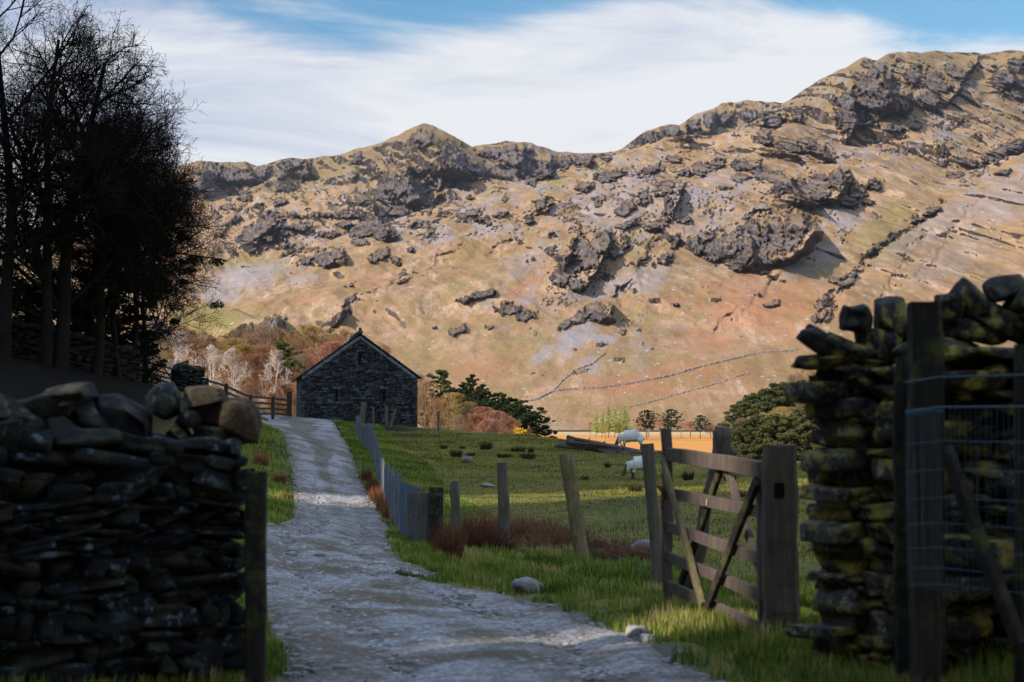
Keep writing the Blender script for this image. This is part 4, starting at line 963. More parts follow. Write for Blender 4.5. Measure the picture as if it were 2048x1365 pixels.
# the open field gate
gp = empty('gate_post', W(1562, 1300, 9.0), 0, 'thick grey wooden post that the open gate hangs from', 'post')
gp.location.z = gzs(gp.location.x, gp.location.y)
mb = MB(); top = W(1562, 890, 9.0); hh = top[2] - gp.location.z
bar(mb, (0, 0, -.1), (0, 0, hh), .205, .20, .12, n=9, wob=.006, up=(0, 1, 0)); mb.build('post_shaft', wood_mat('brown_post', (.12, .092, .075), .45), gp)
mb = MB(); box(mb, (-.02, -.104, hh - .28), (.06, .012, .09)); mb.build('hole_patch', M_GAP, gp)  # near-black plate stands for the dark hole in the post
g0 = W(1528, 1100, 9.12); g1 = W(1335, 1100, 11.6)
gate = empty('field_gate', (g0[0], g0[1], gzs(g0[0], g0[1])), 0, 'open five barred wooden field gate with diagonal braces, sagging on the grass', 'gate')
GO = np.array(gate.location)
def gpt(t, py_near, py_far):
    # point on the gate plane, t 0 at the hinge end and 1 at the free end
    p = g0 + (g1 - g0) * t
    a = W(1528, py_near, g0[1]); b = W(1335, py_far, g1[1])
    return np.array([p[0], p[1], a[2] + (b[2] - a[2]) * t])
gd = (g1 - g0)[:2]; gd /= np.linalg.norm(gd); gn = np.array([-gd[1], gd[0], 0.]);
if gn[0] > 0: gn = -gn         # side towards the track
rails = [(940, 908, .11), (1025, 985, .085), (1120, 1053, .085), (1192, 1112, .085), (1262, 1170, .085)]
for i, (a, b, w) in enumerate(rails):
    mb = MB(); bar(mb, gpt(0, a, 0) * 1 if False else gpt(0, a, b) - GO, gpt(.985, a, b) - GO, .035 if i else .05, w, .1, n=6, wob=.003)
    mb.build('rail', M_GATE, gate)
mb = MB(); a = gpt(1.0, 1190, 1200); bar(mb, a - GO, gpt(1.0, 870, 858) - GO, .085, .085, .12, n=8, wob=.004, up=(0, 1, 0)); mb.build('end_stile', M_GATE, gate)
mb = MB(); bar(mb, gpt(.02, 1275, 1200) - GO, gpt(.02, 925, 870) - GO, .06, .09, .12, n=6, wob=.003, up=(0, 1, 0)); mb.build('hinge_stile', M_GATE, gate)
off = gn * .045
tY = plain('sunned_brace', (.30, .25, .15))
def gp_px(px, py):
    # point of the gate plane through a pixel
    lo, hi = 0., 1.
    for _ in range(40):
        t = (lo + hi) / 2; q = g0 + (g1 - g0) * t
        x, _y = proj(q[0], q[1], 1.)
        if x > px: lo = t
        else: hi = t
    q = g0 + (g1 - g0) * t; return W(px, py, q[1])
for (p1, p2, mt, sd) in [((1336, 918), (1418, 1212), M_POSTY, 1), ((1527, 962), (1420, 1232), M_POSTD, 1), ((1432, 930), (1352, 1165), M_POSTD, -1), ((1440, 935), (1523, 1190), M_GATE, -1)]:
    mb = MB(); bar(mb, gp_px(*p1) + off * sd - GO, gp_px(*p2) + off * sd - GO, .035, .075, .12, n=6, wob=.002); mb.build('brace', mt, gate)
mb = MB(); q = gp_px(1421, 1005) + gn * .03 - GO; mb.add([q + np.array([0, -.016, -.02]) , q + np.array([0, .016, -.02]), q + np.array([0, .018, .012]), q + np.array([0, 0, .026]), q + np.array([0, -.016, .015])], [(0, 1, 2, 3, 4)])
mb.build('waymark_label', M_LABEL, gate)
mb = MB(); q = gpt(1.0, 1000, 985) + gn * .05 + np.array([0, -.03, 0]) - GO; tube(mb, [q + np.array([-.01, -.05, .02]), q + np.array([-.03, -.03, .05]), q + np.array([0, 0, .04]), q + np.array([.01, 0, -.03]), q + np.array([0, 0, -.14])], .012, 6); mb.build('latch', M_IRON, gate)
# dead trunk that leans behind the gate
mb = MB(); b = at(1372, 12.3); t = W(1450, 858, 12.0)
pts = [b + (t - b) * k for k in (0, .3, .55, .72, .86, .97, 1.0)]; pts = [p + np.array([.02 * math.sin(i * 2), 0, .02 * math.cos(i * 3)]) for i, p in enumerate(pts)]
tube(mb, [p - b for p in pts], [.05, .055, .05, .055, .072, .08, .065], 12, rough=.25)
tube(mb, [pts[4] - b, pts[4] - b + np.array([-.06, -.02, .10]), pts[4] - b + np.array([-.075, 0, .17])], [.03, .02, .008], 7, rough=.3)
tube(mb, [pts[4] - b, pts[4] - b + np.array([.07, -.02, .0]), pts[4] - b + np.array([.12, 0, -.02])], [.045, .035, .03], 7, rough=.3)
o = mb.build('dead_trunk', M_LOG, None, smooth=True); o.location = b; tag(o, 'broken dead tree trunk leaning up behind the open gate', 'trunk')

def net(mb, P, Q, z0, z1, nv, nh, r=.0022, sag=.02, heights=None):
    """stock netting between two xy points, following the ground"""
    P = np.array(P, float); Q = np.array(Q, float); k = 8
    hs = heights if heights is not None else [z0 + (z1 - z0) * (j / (nh - 1)) ** .8 for j in range(nh)]
    for h in hs:
        pts = []
        for i in range(k + 1):
            t = i / k; c = P + (Q - P) * t; pts.append((c[0], c[1], gzs(*c) + h - sag * math.sin(math.pi * t) + _rng.randn() * .003))
        tube(mb, pts, r * (1.8 if h == hs[-1] or h == hs[0] else 1), 3, cap=False)
    for i in range(nv + 1):
        t = i / nv; c = P + (Q - P) * t; g = gzs(*c); b = sag * math.sin(math.pi * t)
        tube(mb, [(c[0] + _rng.randn() * .004, c[1], g + hs[0] - b), (c[0] + _rng.randn() * .004, c[1], g + (hs[0] + hs[-1]) / 2 - b), (c[0], c[1], g + hs[-1] - b)], r * .8, 3, cap=False)

# field fence: the corner post, the three posts towards the gate, wire and netting
ff = empty('field_fence', at(1005, 19.5), 0, 'post and wire netting fence with leaning posts between the verge and the sheep field', 'fence'); FO = np.array(ff.location)
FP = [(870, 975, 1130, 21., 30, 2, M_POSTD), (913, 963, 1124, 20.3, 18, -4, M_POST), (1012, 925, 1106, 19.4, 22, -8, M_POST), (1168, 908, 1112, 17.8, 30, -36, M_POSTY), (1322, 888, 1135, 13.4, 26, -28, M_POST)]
for i, (px, t, b, d, w, ln, mt) in enumerate(FP):
    post('post', None, px, t, b, d, w, mt, ln, parent=ff, round_=(i != 1))
mb = MB()
for (a, b) in zip(FP[:-1], FP[1:]):
    P = W(a[0], 1000, a[3])[:2]; Q = W(b[0], 1000, b[3])[:2]
    nv = int(np.linalg.norm(P - Q) / .16); net(mb, P, Q, .03, .82, nv, 8)
    A_ = W(a[0] + a[5] * .9, a[1] + 14, a[3] - .1); B_ = W(b[0] + b[5] * .9, b[1] + 14, b[3] - .1)
    tube(mb, [A_, (A_ + B_) / 2 + [0, 0, -.03], B_], .004, 4, cap=False)
mb.v = [v - FO for v in mb.v]; mb.build('wire_netting', M_WIRE, ff)

# fence along the track: posts in a row, netting, a stack of old pales at the corner
tf = empty('track_fence', at(800, 27.), 0, 'long fence of close set grey pales beside the track up to the barn', 'fence'); TO = np.array(tf.location)
pl = [(848, 985, 1130, 21.2, 26), (832, 984, 1116, 22., 22), (822, 985, 1100, 22.6, 16), (806, 968, 1082, 24., 14), (795, 948, 1060, 26., 14), (784, 938, 1040, 28.5, 11), (774, 928, 1020, 31, 10), (765, 916, 1000, 34, 9), (757, 905, 985, 37, 9), (749, 895, 968, 41, 8), (742, 885, 950, 45, 8), (735, 872, 934, 49, 7), (729, 862, 918, 54, 7), (724, 850, 900, 59, 7), (719, 840, 885, 64, 6), (714, 832, 872, 69, 7)]
xy = []
for px, t, b, d, w in pl:
    p = at(px, d); zt = W(px, t, d)[2]
    post('post', None, px, t, b, d, w, M_PLANK if d > 23 else M_POST, _rng.randn() * 1.2, parent=tf)
    xy.append((p[0], p[1]))
mb = MB(); pk = MB()
for (P, Q) in zip(xy[:-1], xy[1:]):
    P = np.array(P); Q = np.array(Q); L_ = np.linalg.norm(Q - P)
    net(mb, P, Q, .03, .85, max(2, int(L_ / .15)), 8, r=.003 + .00006 * P[1])
    if P[1] > 23:      # chestnut pales between the posts
        k = int(L_ / .24)
        for i in range(k):
            c = P + (Q - P) * (i + .5) / k; g = gzs(*c)
            bar(pk, (c[0], c[1], g - .02), (c[0] + _rng.randn() * .012, c[1], g + .82 + .12 * _rng.rand()), .032, .02, .1, n=2, wob=.002, up=(0, 1, 0))
mb.v = [v - TO for v in mb.v]; mb.build('wire_netting', M_WIRE, tf)
pk.v = [v - TO for v in pk.v]; pk.build('pales', M_PLANK, tf)
mb = MB(); a = W(803, 975, 24.2); b = W(822, 978, 22.5); c = W(835, 994, 21.9); e = W(862, 992, 21.0); f = W(872, 978, 20.9)
tube(mb, [p - TO for p in (a, b, c, e, f)], .010, 5); mb.build('blue_twine', M_TWINE, tf)
# blue mesh sheet at the corner
mb = MB()
P0, P1 = np.array(xy[3]), np.array(xy[0]); off2 = np.array([-.05, -.04])
for i in range(28):
    c = P0 + (P1 - P0) * i / 27 + off2; g = gzs(*c); tube(mb, [(c[0], c[1], g + .05), (c[0] + _rng.randn() * .01, c[1], g + .5), (c[0], c[1], g + .9)], .006, 3, cap=False)
for j in range(13):
    pts = []
    for i in range(8):
        c = P0 + (P1 - P0) * i / 7 + off2; pts.append((c[0], c[1], gzs(*c) + .05 + .068 * j))
    tube(mb, pts, .005, 3, cap=False)
mb.v = [v - TO for v in mb.v]; mb.build('blue_mesh', plain('blue_plastic_mesh', (.10, .15, .20)), tf)
# leaning posts and rail by the barn
for px, t, b, d, w, ln, lab in [(722, 805, 845, 76, 10, 6, 'pale split post leaning against the corner of the fence by the barn'), (747, 815, 848, 77, 4, 0, 'thin post in front of the barn gable'), (773, 812, 848, 77, 6, 0, 'stout post in front of the right half of the barn gable'), (780, 818, 848, 76.5, 5, 12, 'prop leaning against the post by the barn gable'), (877, 822, 862, 74, 5, 0, 'single dark post standing right of the barn at the field edge')]:
    post('fence_post', lab, px, t, b, d, w, M_POST, ln)

# right hand posts with sheep netting
rp1 = post('strainer_post', 'tall dark square post rising above the right hand wall', 1850, 606, 1240, 6.75, 62, M_POSTD, 0)
rp2 = post('fence_post', 'thin dark post beside the tall one against the right hand wall', 1800, 715, 1230, 7.0, 26, M_POSTD, 2)
rp3 = post('fence_post', 'pale grey post wrapped with netting below the tall dark one', 1850, 830, 1240, 6.5, 50, M_RAIL, -6)
rp4 = post('fence_post', 'dark post at the right edge of the gateway wall', 2042, 690, 1300, 6.1, 26, M_POSTD, 0)
mb = MB(); b = W(2040, 1290, 5.9); t = W(1890, 895, 6.3)
bar(mb, (0, 0, 0), t - b, .055, .055, .15, n=5, wob=.004); o = mb.build('strut', M_POSTD); o.location = b; tag(o, 'slanting grey strut propped against the netted post', 'strut')
rn = empty('sheep_netting', at(1850, 6.4), 0, 'bluish wire netting strung from the netted post along the right hand wall', 'netting'); RO = np.array(rn.location)
mb = MB()
n0 = W(1812, 900, 6.45); n1 = W(1880, 900, 6.3); n2 = W(2040, 900, 5.98); n3 = W(2300, 900, 5.6)
for py, r in [(765, .0035), (824, .0042), (890, .0022), (945, .0022), (1000, .002), (1050, .002), (1098, .002), (1138, .002), (1170, .002)]:
    hz = W(1812, py, 6.45)[2]; up_ = (824 - py) / 600.
    pts = [np.array([q[0], q[1], hz + up_ * 0 + (.02 if i == 1 else 0) + ([0, 0, .02, .04][i])]) for i, q in enumerate((n0, n1, n2, n3))]
    tube(mb, [p - RO for p in pts], r, 4, cap=False)
for i in range(46):
    t = i / 45 * 3; k = min(int(t), 2); q = (n0, n1, n2, n3)[k] * (1 - (t - k)) + (n0, n1, n2, n3)[k + 1] * (t - k)
    z1_ = W(1812, 824, 6.45)[2] + .02; z0_ = W(1812, 1175, 6.45)[2]
    tube(mb, [np.array([q[0], q[1], z1_]) - RO, np.array([q[0] + _rng.randn() * .01, q[1], (z0_ + z1_) / 2]) - RO, np.array([q[0], q[1], z0_]) - RO], .0013, 3, cap=False)
mb.build('wire_mesh', M_WIRE, rn)
mb = MB()
q = W(1815, 826, 6.40)
for i in range(3): tube(mb, [W(1812, 826 + i * 3, 6.38) - RO, W(1850, 820 + i * 3, 6.30) - RO, W(1885, 822 + i * 2, 6.34) - RO], .003, 4)
mb.build('blue_twine', M_TWINE, rn)

# ================================================================ left bank: field gate, wall stubs, rail fence
M_BK = stone_mat('shaded_bank_slate', (.006, .006, .006), (.016, .016, .016), (.05, .06, .06), .3, (.02, .022, .01), .6)  # slate tone darkened for the deep shade under the trees
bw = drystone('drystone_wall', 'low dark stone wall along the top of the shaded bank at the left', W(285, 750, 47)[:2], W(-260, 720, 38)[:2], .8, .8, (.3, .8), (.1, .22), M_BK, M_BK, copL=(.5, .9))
sw = drystone('drystone_wall', 'short dark wall stub between the far field gate and the rail fence', W(362, 760, 56.5)[:2], W(408, 760, 57.5)[:2], topz(370, 738, 56) - gzs(*W(370, 760, 56.5)[:2]), topz(408, 748, 57) - gzs(*W(408, 760, 57)[:2]), (.2, .5), (.08, .18), M_LW, M_LC, copL=(.3, .5))
fg = empty('field_gate', at(325, 57.), 0, 'small dark barred gate in the gap of the shaded bank wall', 'gate'); QO = np.array(fg.location)
a0, a1 = at(290, 57), at(358, 57)
for k, h in enumerate((.15, .32, .50, .68, .92)):
    mb = MB(); bar(mb, a0 + [0, 0, h] - QO, a1 + [0, 0, h] - QO, .04, .07, n=2); mb.build('rail', M_RAIL, fg)
for q in (a0, a1):
    mb = MB(); bar(mb, q - QO, q + [0, 0, 1.0] - QO, .09, .09, n=2, up=(0, 1, 0)); mb.build('stile', M_RAIL, fg)
mid = (a0 + a1) / 2
for s_ in (0, 1):
    mb = MB(); bar(mb, mid + [0, -.04, .92] - QO, (a0 if s_ else a1) + [0, -.04, .15] - QO, .03, .06, n=2); mb.build('brace', M_RAIL, fg)
rf = empty('rail_fence', at(500, 68.), 0, 'dark post and rail fence sloping down from the wall stub to the barn', 'fence'); KO = np.array(rf.location)
fp = [(412, 768, 793, 58.5), (451, 772, 797, 62), (500, 786, 812, 68), (545, 797, 822, 74), (578, 806, 830, 79)]
tops = []
for i, (px, t, b, d) in enumerate(fp):
    q = at(px, d); z = W(px, t, d)[2]; z = max(z, q[2] + .9); z = min(z, q[2] + 1.3)
    mb = MB(); w = .16 if i < 4 else .26
    bar(mb, q - KO - [0, 0, .1], np.array([q[0], q[1], z + (.5 if i == 4 else .1)]) - KO, w, w, n=3, up=(0, 1, 0)); mb.build('post', M_RAIL, rf); tops.append(np.array([q[0], q[1], z]))
for a, b in zip(tops[:-1], tops[1:]):
    for k in (0, .27, .54, .80):
        mb = MB(); bar(mb, a - [0, .09, k] - KO, b - [0, .09, k] - KO, .04, .10, n=3, wob=.005); mb.build('rail', M_RAIL, rf)

# ================================================================ barn
def barn():
    ang = R(10.0)                       # axis points away from the track, 10 degrees left of straight ahead
    L0 = W(602, 836, 80); R0 = W(832, 853, 80.0)
    ax = np.array([-math.sin(ang), math.cos(ang)]); gx = np.array([math.cos(ang), math.sin(ang)])
    root = empty('stone_barn', (L0[0], L0[1], 0), 0, 'dark stone field barn with a steep slate roof, its gable facing the track', 'barn'); O = np.array([L0[0], L0[1], 0.])
    wd = (R0[0] - L0[0]) / gx[0]; dp = 10.5
    zb = min(gzs(L0[0], L0[1]), gzs(R0[0], R0[1])) - .6
    ze = W(602, 751, 80)[2]; zr = W(716, 668, 80.5)[2]
    rz = ang
    def L2W(u, v, z): return np.array([gx[0] * u + ax[0] * v, gx[1] * u + ax[1] * v, z])
    core = MB()
    cor = lambda v, z: [L2W(.04, v, z), L2W(wd - .04, v, z)]
    V = cor(.05, zb) + [L2W(wd - .04, .05, ze - .05), L2W(wd / 2, .05, zr - .09), L2W(.04, .05, ze - .05)] + cor(dp, zb) + [L2W(wd - .04, dp, ze - .05), L2W(wd / 2, dp, zr - .09), L2W(.04, dp, ze - .05)]
    core.add(V, [(0, 1, 2, 3, 4), (9, 8, 7, 6, 5), (0, 5, 6, 1), (1, 6, 7, 2), (0, 4, 9, 5), (2, 7, 8, 3), (3, 8, 9, 4)])
    core.build('wall_core', M_MORT, root)
    mb = MB(); R3 = rotm(0, 0, rz)
    def halfw(z):   # inside the gable line?
        if z <= ze: return 0, wd
        t = (z - ze) / (zr - ze); return wd / 2 * t, wd - wd / 2 * t
    slits = [(wd * .5, zr - 1.3, .09, .30), (wd * .30, ze - 1.1, .07, .36), (wd * .71, ze - 1.1, .07, .36)]
    z = zb
    while z < zr - .08:
        h = .06 + .10 * _rng.rand(); a, b = halfw(z + h * .6)
        s = a
        while s < b - .03:
            l = min(.12 + .42 * _rng.rand() ** 1.5, b - s)
            if l < .05: break
            quoin = (s == a or b - s - l < .05) and z < ze
            dpv = (.02 + .05 * _rng.rand() ** 2) + (.02 if quoin else 0)
            c = s + l / 2
            if True:
                V, F = cubesphere(2)
                P = V * (1 - .12) + V / np.linalg.norm(V, axis=1, keepdims=True) * .14
                P = P + (_rng.rand(*P.shape) - .5) * .22
                P = P * np.array([l * .46, dpv + .06, h * .40])
                P = P @ R3.T
                mb.add(P + L2W(c, .05, z + h / 2), F, min(1, (_rng.rand() ** 1.6) + (.25 if quoin else 0)))
            s += l
        z += h
    # left return, seen edge on
    z = zb
    while z < ze - .05:
        h = .08 + .1 * _rng.rand(); s = 0
        while s < dp:
            l = .2 + .4 * _rng.rand(); box(mb, L2W(.03, s + l / 2, z + h / 2), (.08, l * .94, h * .9), R3, .02, _rng.rand()); box(mb, L2W(wd - .03, s + l / 2, z + h / 2), (.08, l * .94, h * .9), R3, .02, _rng.rand()); s += l
        z += h
    mb.build('stone_wall', M_BARN, root)
    # verge stones along the gable, paler
    vm = MB(); n = 26
    for sd in (0, 1):
        for i in range(n):
            t = (i + .5) / n; u = (wd / 2) * t if sd == 0 else wd - (wd / 2) * t; zz = ze + (zr - ze) * t - .16
            sl = math.atan2(zr - ze, wd / 2)
            stone(vm, L2W(u + (.04 if sd == 0 else -.04), .0, zz), (.12 + .08 * _rng.rand(), .16, .12 + .08 * _rng.rand()), rotm(0, -sl if sd == 0 else sl, rz), n=2, roundness=.3, rough=.1, val=.6 + .4 * _rng.rand())
    vm.build('verge_stones', bpy.data.materials.get('pale_barn_stone') or stone_mat('pale_barn_stone', (.12, .14, .155), (.25, .28, .30), (.35, .38, .4), .6, (.08, .08, .06), .3, .5), root)
    # roof slabs
    rm = MB()
    sl = math.atan2(zr - ze, wd / 2); Ls = math.hypot(zr - ze, wd / 2) + .28; nrow = 16; nv = 26
    for sd in (0, 1):
        dirx = math.cos(sl) * (1 if sd == 0 else -1)
        for i in range(nrow):
            for j in range(nv):
                t = (i + .5) / nrow; q = -.28 + Ls * t
                u = (q * dirx) if sd == 0 else wd + q * dirx; zz = ze + q * math.sin(sl) + .045
                v = -.17 + (dp + .3) * (j + .5) / nv
                box(rm, L2W(u, v, zz), (Ls / nrow * 1.12, (dp + .3) / nv * .97, .03), rotm(0, 0, rz) @ rotm(0, (-sl if sd == 0 else sl) + (-.04 if sd == 0 else .04), 0), .012, _rng.rand())
    roof = rm.build('roof', M_ROOF, root)
    rd = MB()
    for j in range(20):
        v = -.2 + (dp + .35) * (j + .5) / 20
        stone(rd, L2W(wd / 2, v, zr + .09), (.34, (dp + .35) / 20, .14), rotm(0, 0, rz), n=2, roundness=.3, rough=.08)
    rd.build('ridge_stones', M_ROOF, root)
    fm = MB(); stone(fm, L2W(wd / 2, -.1, zr + .22), (.16, .18, .26), None, n=3, roundness=.5, rough=.2); fm.build('finial_stone', M_ROOF, root)
    for (u, z_, w_, h_) in slits:
        sm = MB(); box(sm, L2W(u, -.06, z_), (w_ * 1.7, .12, h_ * 2 * .95), R3); sm.build('vent_slit', M_GAP, root)  # near-black box on the wall face stands for the shade inside the slit
        lm = MB(); box(lm, L2W(u, -.03, z_ + h_ + .04), (.5, .1, .10), R3, .02, .9); lm.build('lintel', M_BARN, root)
barn()
# ================================================================ vegetation
def segs_mesh(name, P, Q, r0, r1, k=3):
    P = np.asarray(P, float); Q = np.asarray(Q, float); r0 = np.asarray(r0)[:, None]; r1 = np.asarray(r1)[:, None]; n = len(P)
    d = Q - P; d /= np.linalg.norm(d, axis=1, keepdims=True) + 1e-9
    up = np.where(np.abs(d[:, 2:3]) > .9, np.array([[1., 0, 0]]), np.array([[0, 0, 1.]]))
    s = np.cross(d, up); s /= np.linalg.norm(s, axis=1, keepdims=True) + 1e-9; u = np.cross(s, d)
    V = np.zeros((n, 2 * k, 3))
    for j in range(k):
        a = 2 * math.pi * j / k; o = s * math.cos(a) + u * math.sin(a)
        V[:, j] = P + o * r0; V[:, k + j] = Q + o * r1
    i = np.arange(n)[:, None] * 2 * k
    F = np.concatenate([np.concatenate([i + j, i + (j + 1) % k, i + k + (j + 1) % k, i + k + j], 1) for j in range(k)])
    return np_mesh(name, V.reshape(-1, 3), F)
def grow(rnd, H, trunk_r, levels, nch, spread, first=.25, uplift=.35, env=None, ratio=.62, twig=.006, wander=.16, droop=0., multi=1, lean=(0, 0)):
    """recursive bare tree: returns segments with level"""
    S = []
    def br(p, d, L, r, lv):
        n = max(2, int(5 - lv * .5)) if lv else 9
        pts = [p]; rs = [r]; q = p.copy(); dd = d.copy(); seg = L / n
        for i in range(n):
            w = np.array([rnd.gauss(0, 1), rnd.gauss(0, 1), rnd.gauss(0, 1)]) * wander * (.35 if lv == 0 else 1.)
            dd = dd + w; dd[2] += uplift * .22 * (1 if lv else .6) - droop * lv * .05; dd /= np.linalg.norm(dd)
            q = q + dd * seg; t = (i + 1) / n; rr = max(twig * .6, r * (1 - t * (.75 if lv < levels else .5)))
            if env is not None and lv > 0 and not env(q): 
                if i == 0: return
                break
            S.append((pts[-1], q, rs[-1], rr, lv)); pts.append(q); rs.append(rr)
        if lv >= levels: return
        m = nch[lv]
        if lv: m = max(2, int(round(m * min(1.35, L / (H * .30 * ratio ** (lv - 1) * .72)))))
        for c in range(m):
            t = (first if lv == 0 else .18) + (1 - (first if lv == 0 else .18)) * (c + rnd.random()) / m
            f = min(t * (len(pts) - 1), len(pts) - 1.001); i = int(f); a = pts[i] + (pts[i + 1] - pts[i]) * (f - i)
            dd0 = pts[i + 1] - pts[i]; dd0 = dd0 / np.linalg.norm(dd0)
            s, _, u = basis(dd0); az = rnd.random() * 2 * math.pi + c * 2.4
            an = spread * (.7 + .6 * rnd.random()) * (1.0 if lv else (1.15 - .55 * t))
            nd = dd0 * math.cos(an) + (s * math.cos(az) + u * math.sin(az)) * math.sin(an)
            Lc = L * ratio * (.7 + .5 * rnd.random()) * ((1.15 - .65 * t) if lv == 0 else (1.05 - .45 * t))
            br(a, nd, Lc, max(twig, rs[i] * (.62 if lv else .5)), lv + 1)
    for k in range(multi):
        d = np.array([lean[0] + rnd.gauss(0, .03) + (0 if multi == 1 else (k - .5) * .10), lean[1] + rnd.gauss(0, .05), 1.]); d /= np.linalg.norm(d)
        br(np.array([rnd.gauss(0, .12) * (multi > 1), rnd.gauss(0, .12) * (multi > 1), -.2]), d, H, trunk_r * (1 if k == 0 else .75), 0)
    return S
def tree_obj(S, name, mat_t, mat_c, split=1, k_t=7, minr=0.):
    root = bpy.data.objects.new(name, None); COL.objects.link(root)
    T = [s for s in S if s[4] <= split - 1]; C = [s for s in S if s[4] > split - 1]
    for nm, L, k, m in (('trunk', T, k_t, mat_t), ('crown', C, 3, mat_c)):
        if not L: continue
        me = segs_mesh(nm, [s[0] for s in L], [s[1] for s in L], np.maximum([s[2] for s in L], minr), np.maximum([s[3] for s in L], minr * .8), k)
        link(nm, me, m, root)
    return root
def copy_tree(o, parent=None):
    c = o.copy(); COL.objects.link(c)
    if parent is not None: c.parent = parent
    for ch in list(o.children): copy_tree(ch, c)
    return c
def mat_c(name, a, b, sc=2.5, rough=.9, trans=0.):
    m = NT(name, rough, .1); oi = m.n('ObjectInfo'); co = m.coord('Object')
    f = m.math('ADD', m.math('MULTIPLY', m.noise(sc, co, 3), .7), m.math('MULTIPLY', oi.outputs['Random'], .4))
    c = m.ramp(f, [(.3, a), (.75, b)]); m.col(c)
    if trans:
        m.t.nodes.remove(m.out); out = m.n('OutputMaterial'); tr = m.n('BsdfTranslucent'); m.t.links.new(c, tr.inputs[0]); mx = m.n('MixShader'); mx.inputs[0].default_value = trans
        m.t.links.new(m.b.outputs[0], mx.inputs[1]); m.t.links.new(tr.outputs[0], mx.inputs[2]); m.t.links.new(mx.outputs[0], out.inputs[0])
    return m.m
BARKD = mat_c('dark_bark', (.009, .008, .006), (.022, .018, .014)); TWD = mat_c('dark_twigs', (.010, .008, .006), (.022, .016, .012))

# ---- the great bare trees on the left bank
def fg_tree(seed, px, d, top_py, halfw_px, base_py, label, multi=1, lean=(0, 0), nch=(13, 8, 7, 6, 3), cpx=None, cpy=None, tr=.22, spread=.62, upl=.45, dens=1, first=.16):
    b = at(px, d); top = W(px, top_py, d); H = (top[2] - b[2])
    cx = (cpx - px) * d / FPX if cpx else 0.; rx = halfw_px * d / FPX
    rnd = random.Random(seed)
    def env(q):
        z = q[2] / H
        # dome: widest a third of the way up, rounded to the top
        zc = .36; e = ((q[0] - cx * min(1, max(z, 0) * 1.6)) / rx) ** 2 + (q[1] / rx) ** 2
        vz = (z - zc) / (1.01 - zc) if z > zc else (z - zc) / .55
        return e + vz * vz < 1.0 + .16 * math.sin(q[0] * 3 + q[1] * 2 + q[2] * 2.3) + rnd.gauss(0, .10)
    S = grow(rnd, H * .92, tr, 5, nch, spread, first, upl, env, .62, .0058, .15, multi=multi, lean=lean)
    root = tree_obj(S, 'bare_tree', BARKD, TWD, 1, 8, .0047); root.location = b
    tag(root, label, 'tree'); return root, len(S)
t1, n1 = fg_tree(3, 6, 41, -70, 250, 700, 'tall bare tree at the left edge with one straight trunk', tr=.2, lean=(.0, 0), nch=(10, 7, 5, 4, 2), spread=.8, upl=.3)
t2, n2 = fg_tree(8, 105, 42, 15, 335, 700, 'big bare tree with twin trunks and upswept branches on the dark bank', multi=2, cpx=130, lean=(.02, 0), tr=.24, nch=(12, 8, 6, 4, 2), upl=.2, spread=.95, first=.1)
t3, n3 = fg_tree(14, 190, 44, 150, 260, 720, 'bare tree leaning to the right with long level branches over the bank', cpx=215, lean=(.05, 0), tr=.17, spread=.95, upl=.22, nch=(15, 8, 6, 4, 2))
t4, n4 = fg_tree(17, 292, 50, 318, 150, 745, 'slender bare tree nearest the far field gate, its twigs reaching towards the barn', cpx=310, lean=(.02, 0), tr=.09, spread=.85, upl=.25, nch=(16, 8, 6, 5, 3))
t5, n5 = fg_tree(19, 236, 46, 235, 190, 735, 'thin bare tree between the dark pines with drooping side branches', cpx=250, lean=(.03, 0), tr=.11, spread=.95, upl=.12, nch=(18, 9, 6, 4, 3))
print('fg segs', n1, n2, n3, n4, n5)

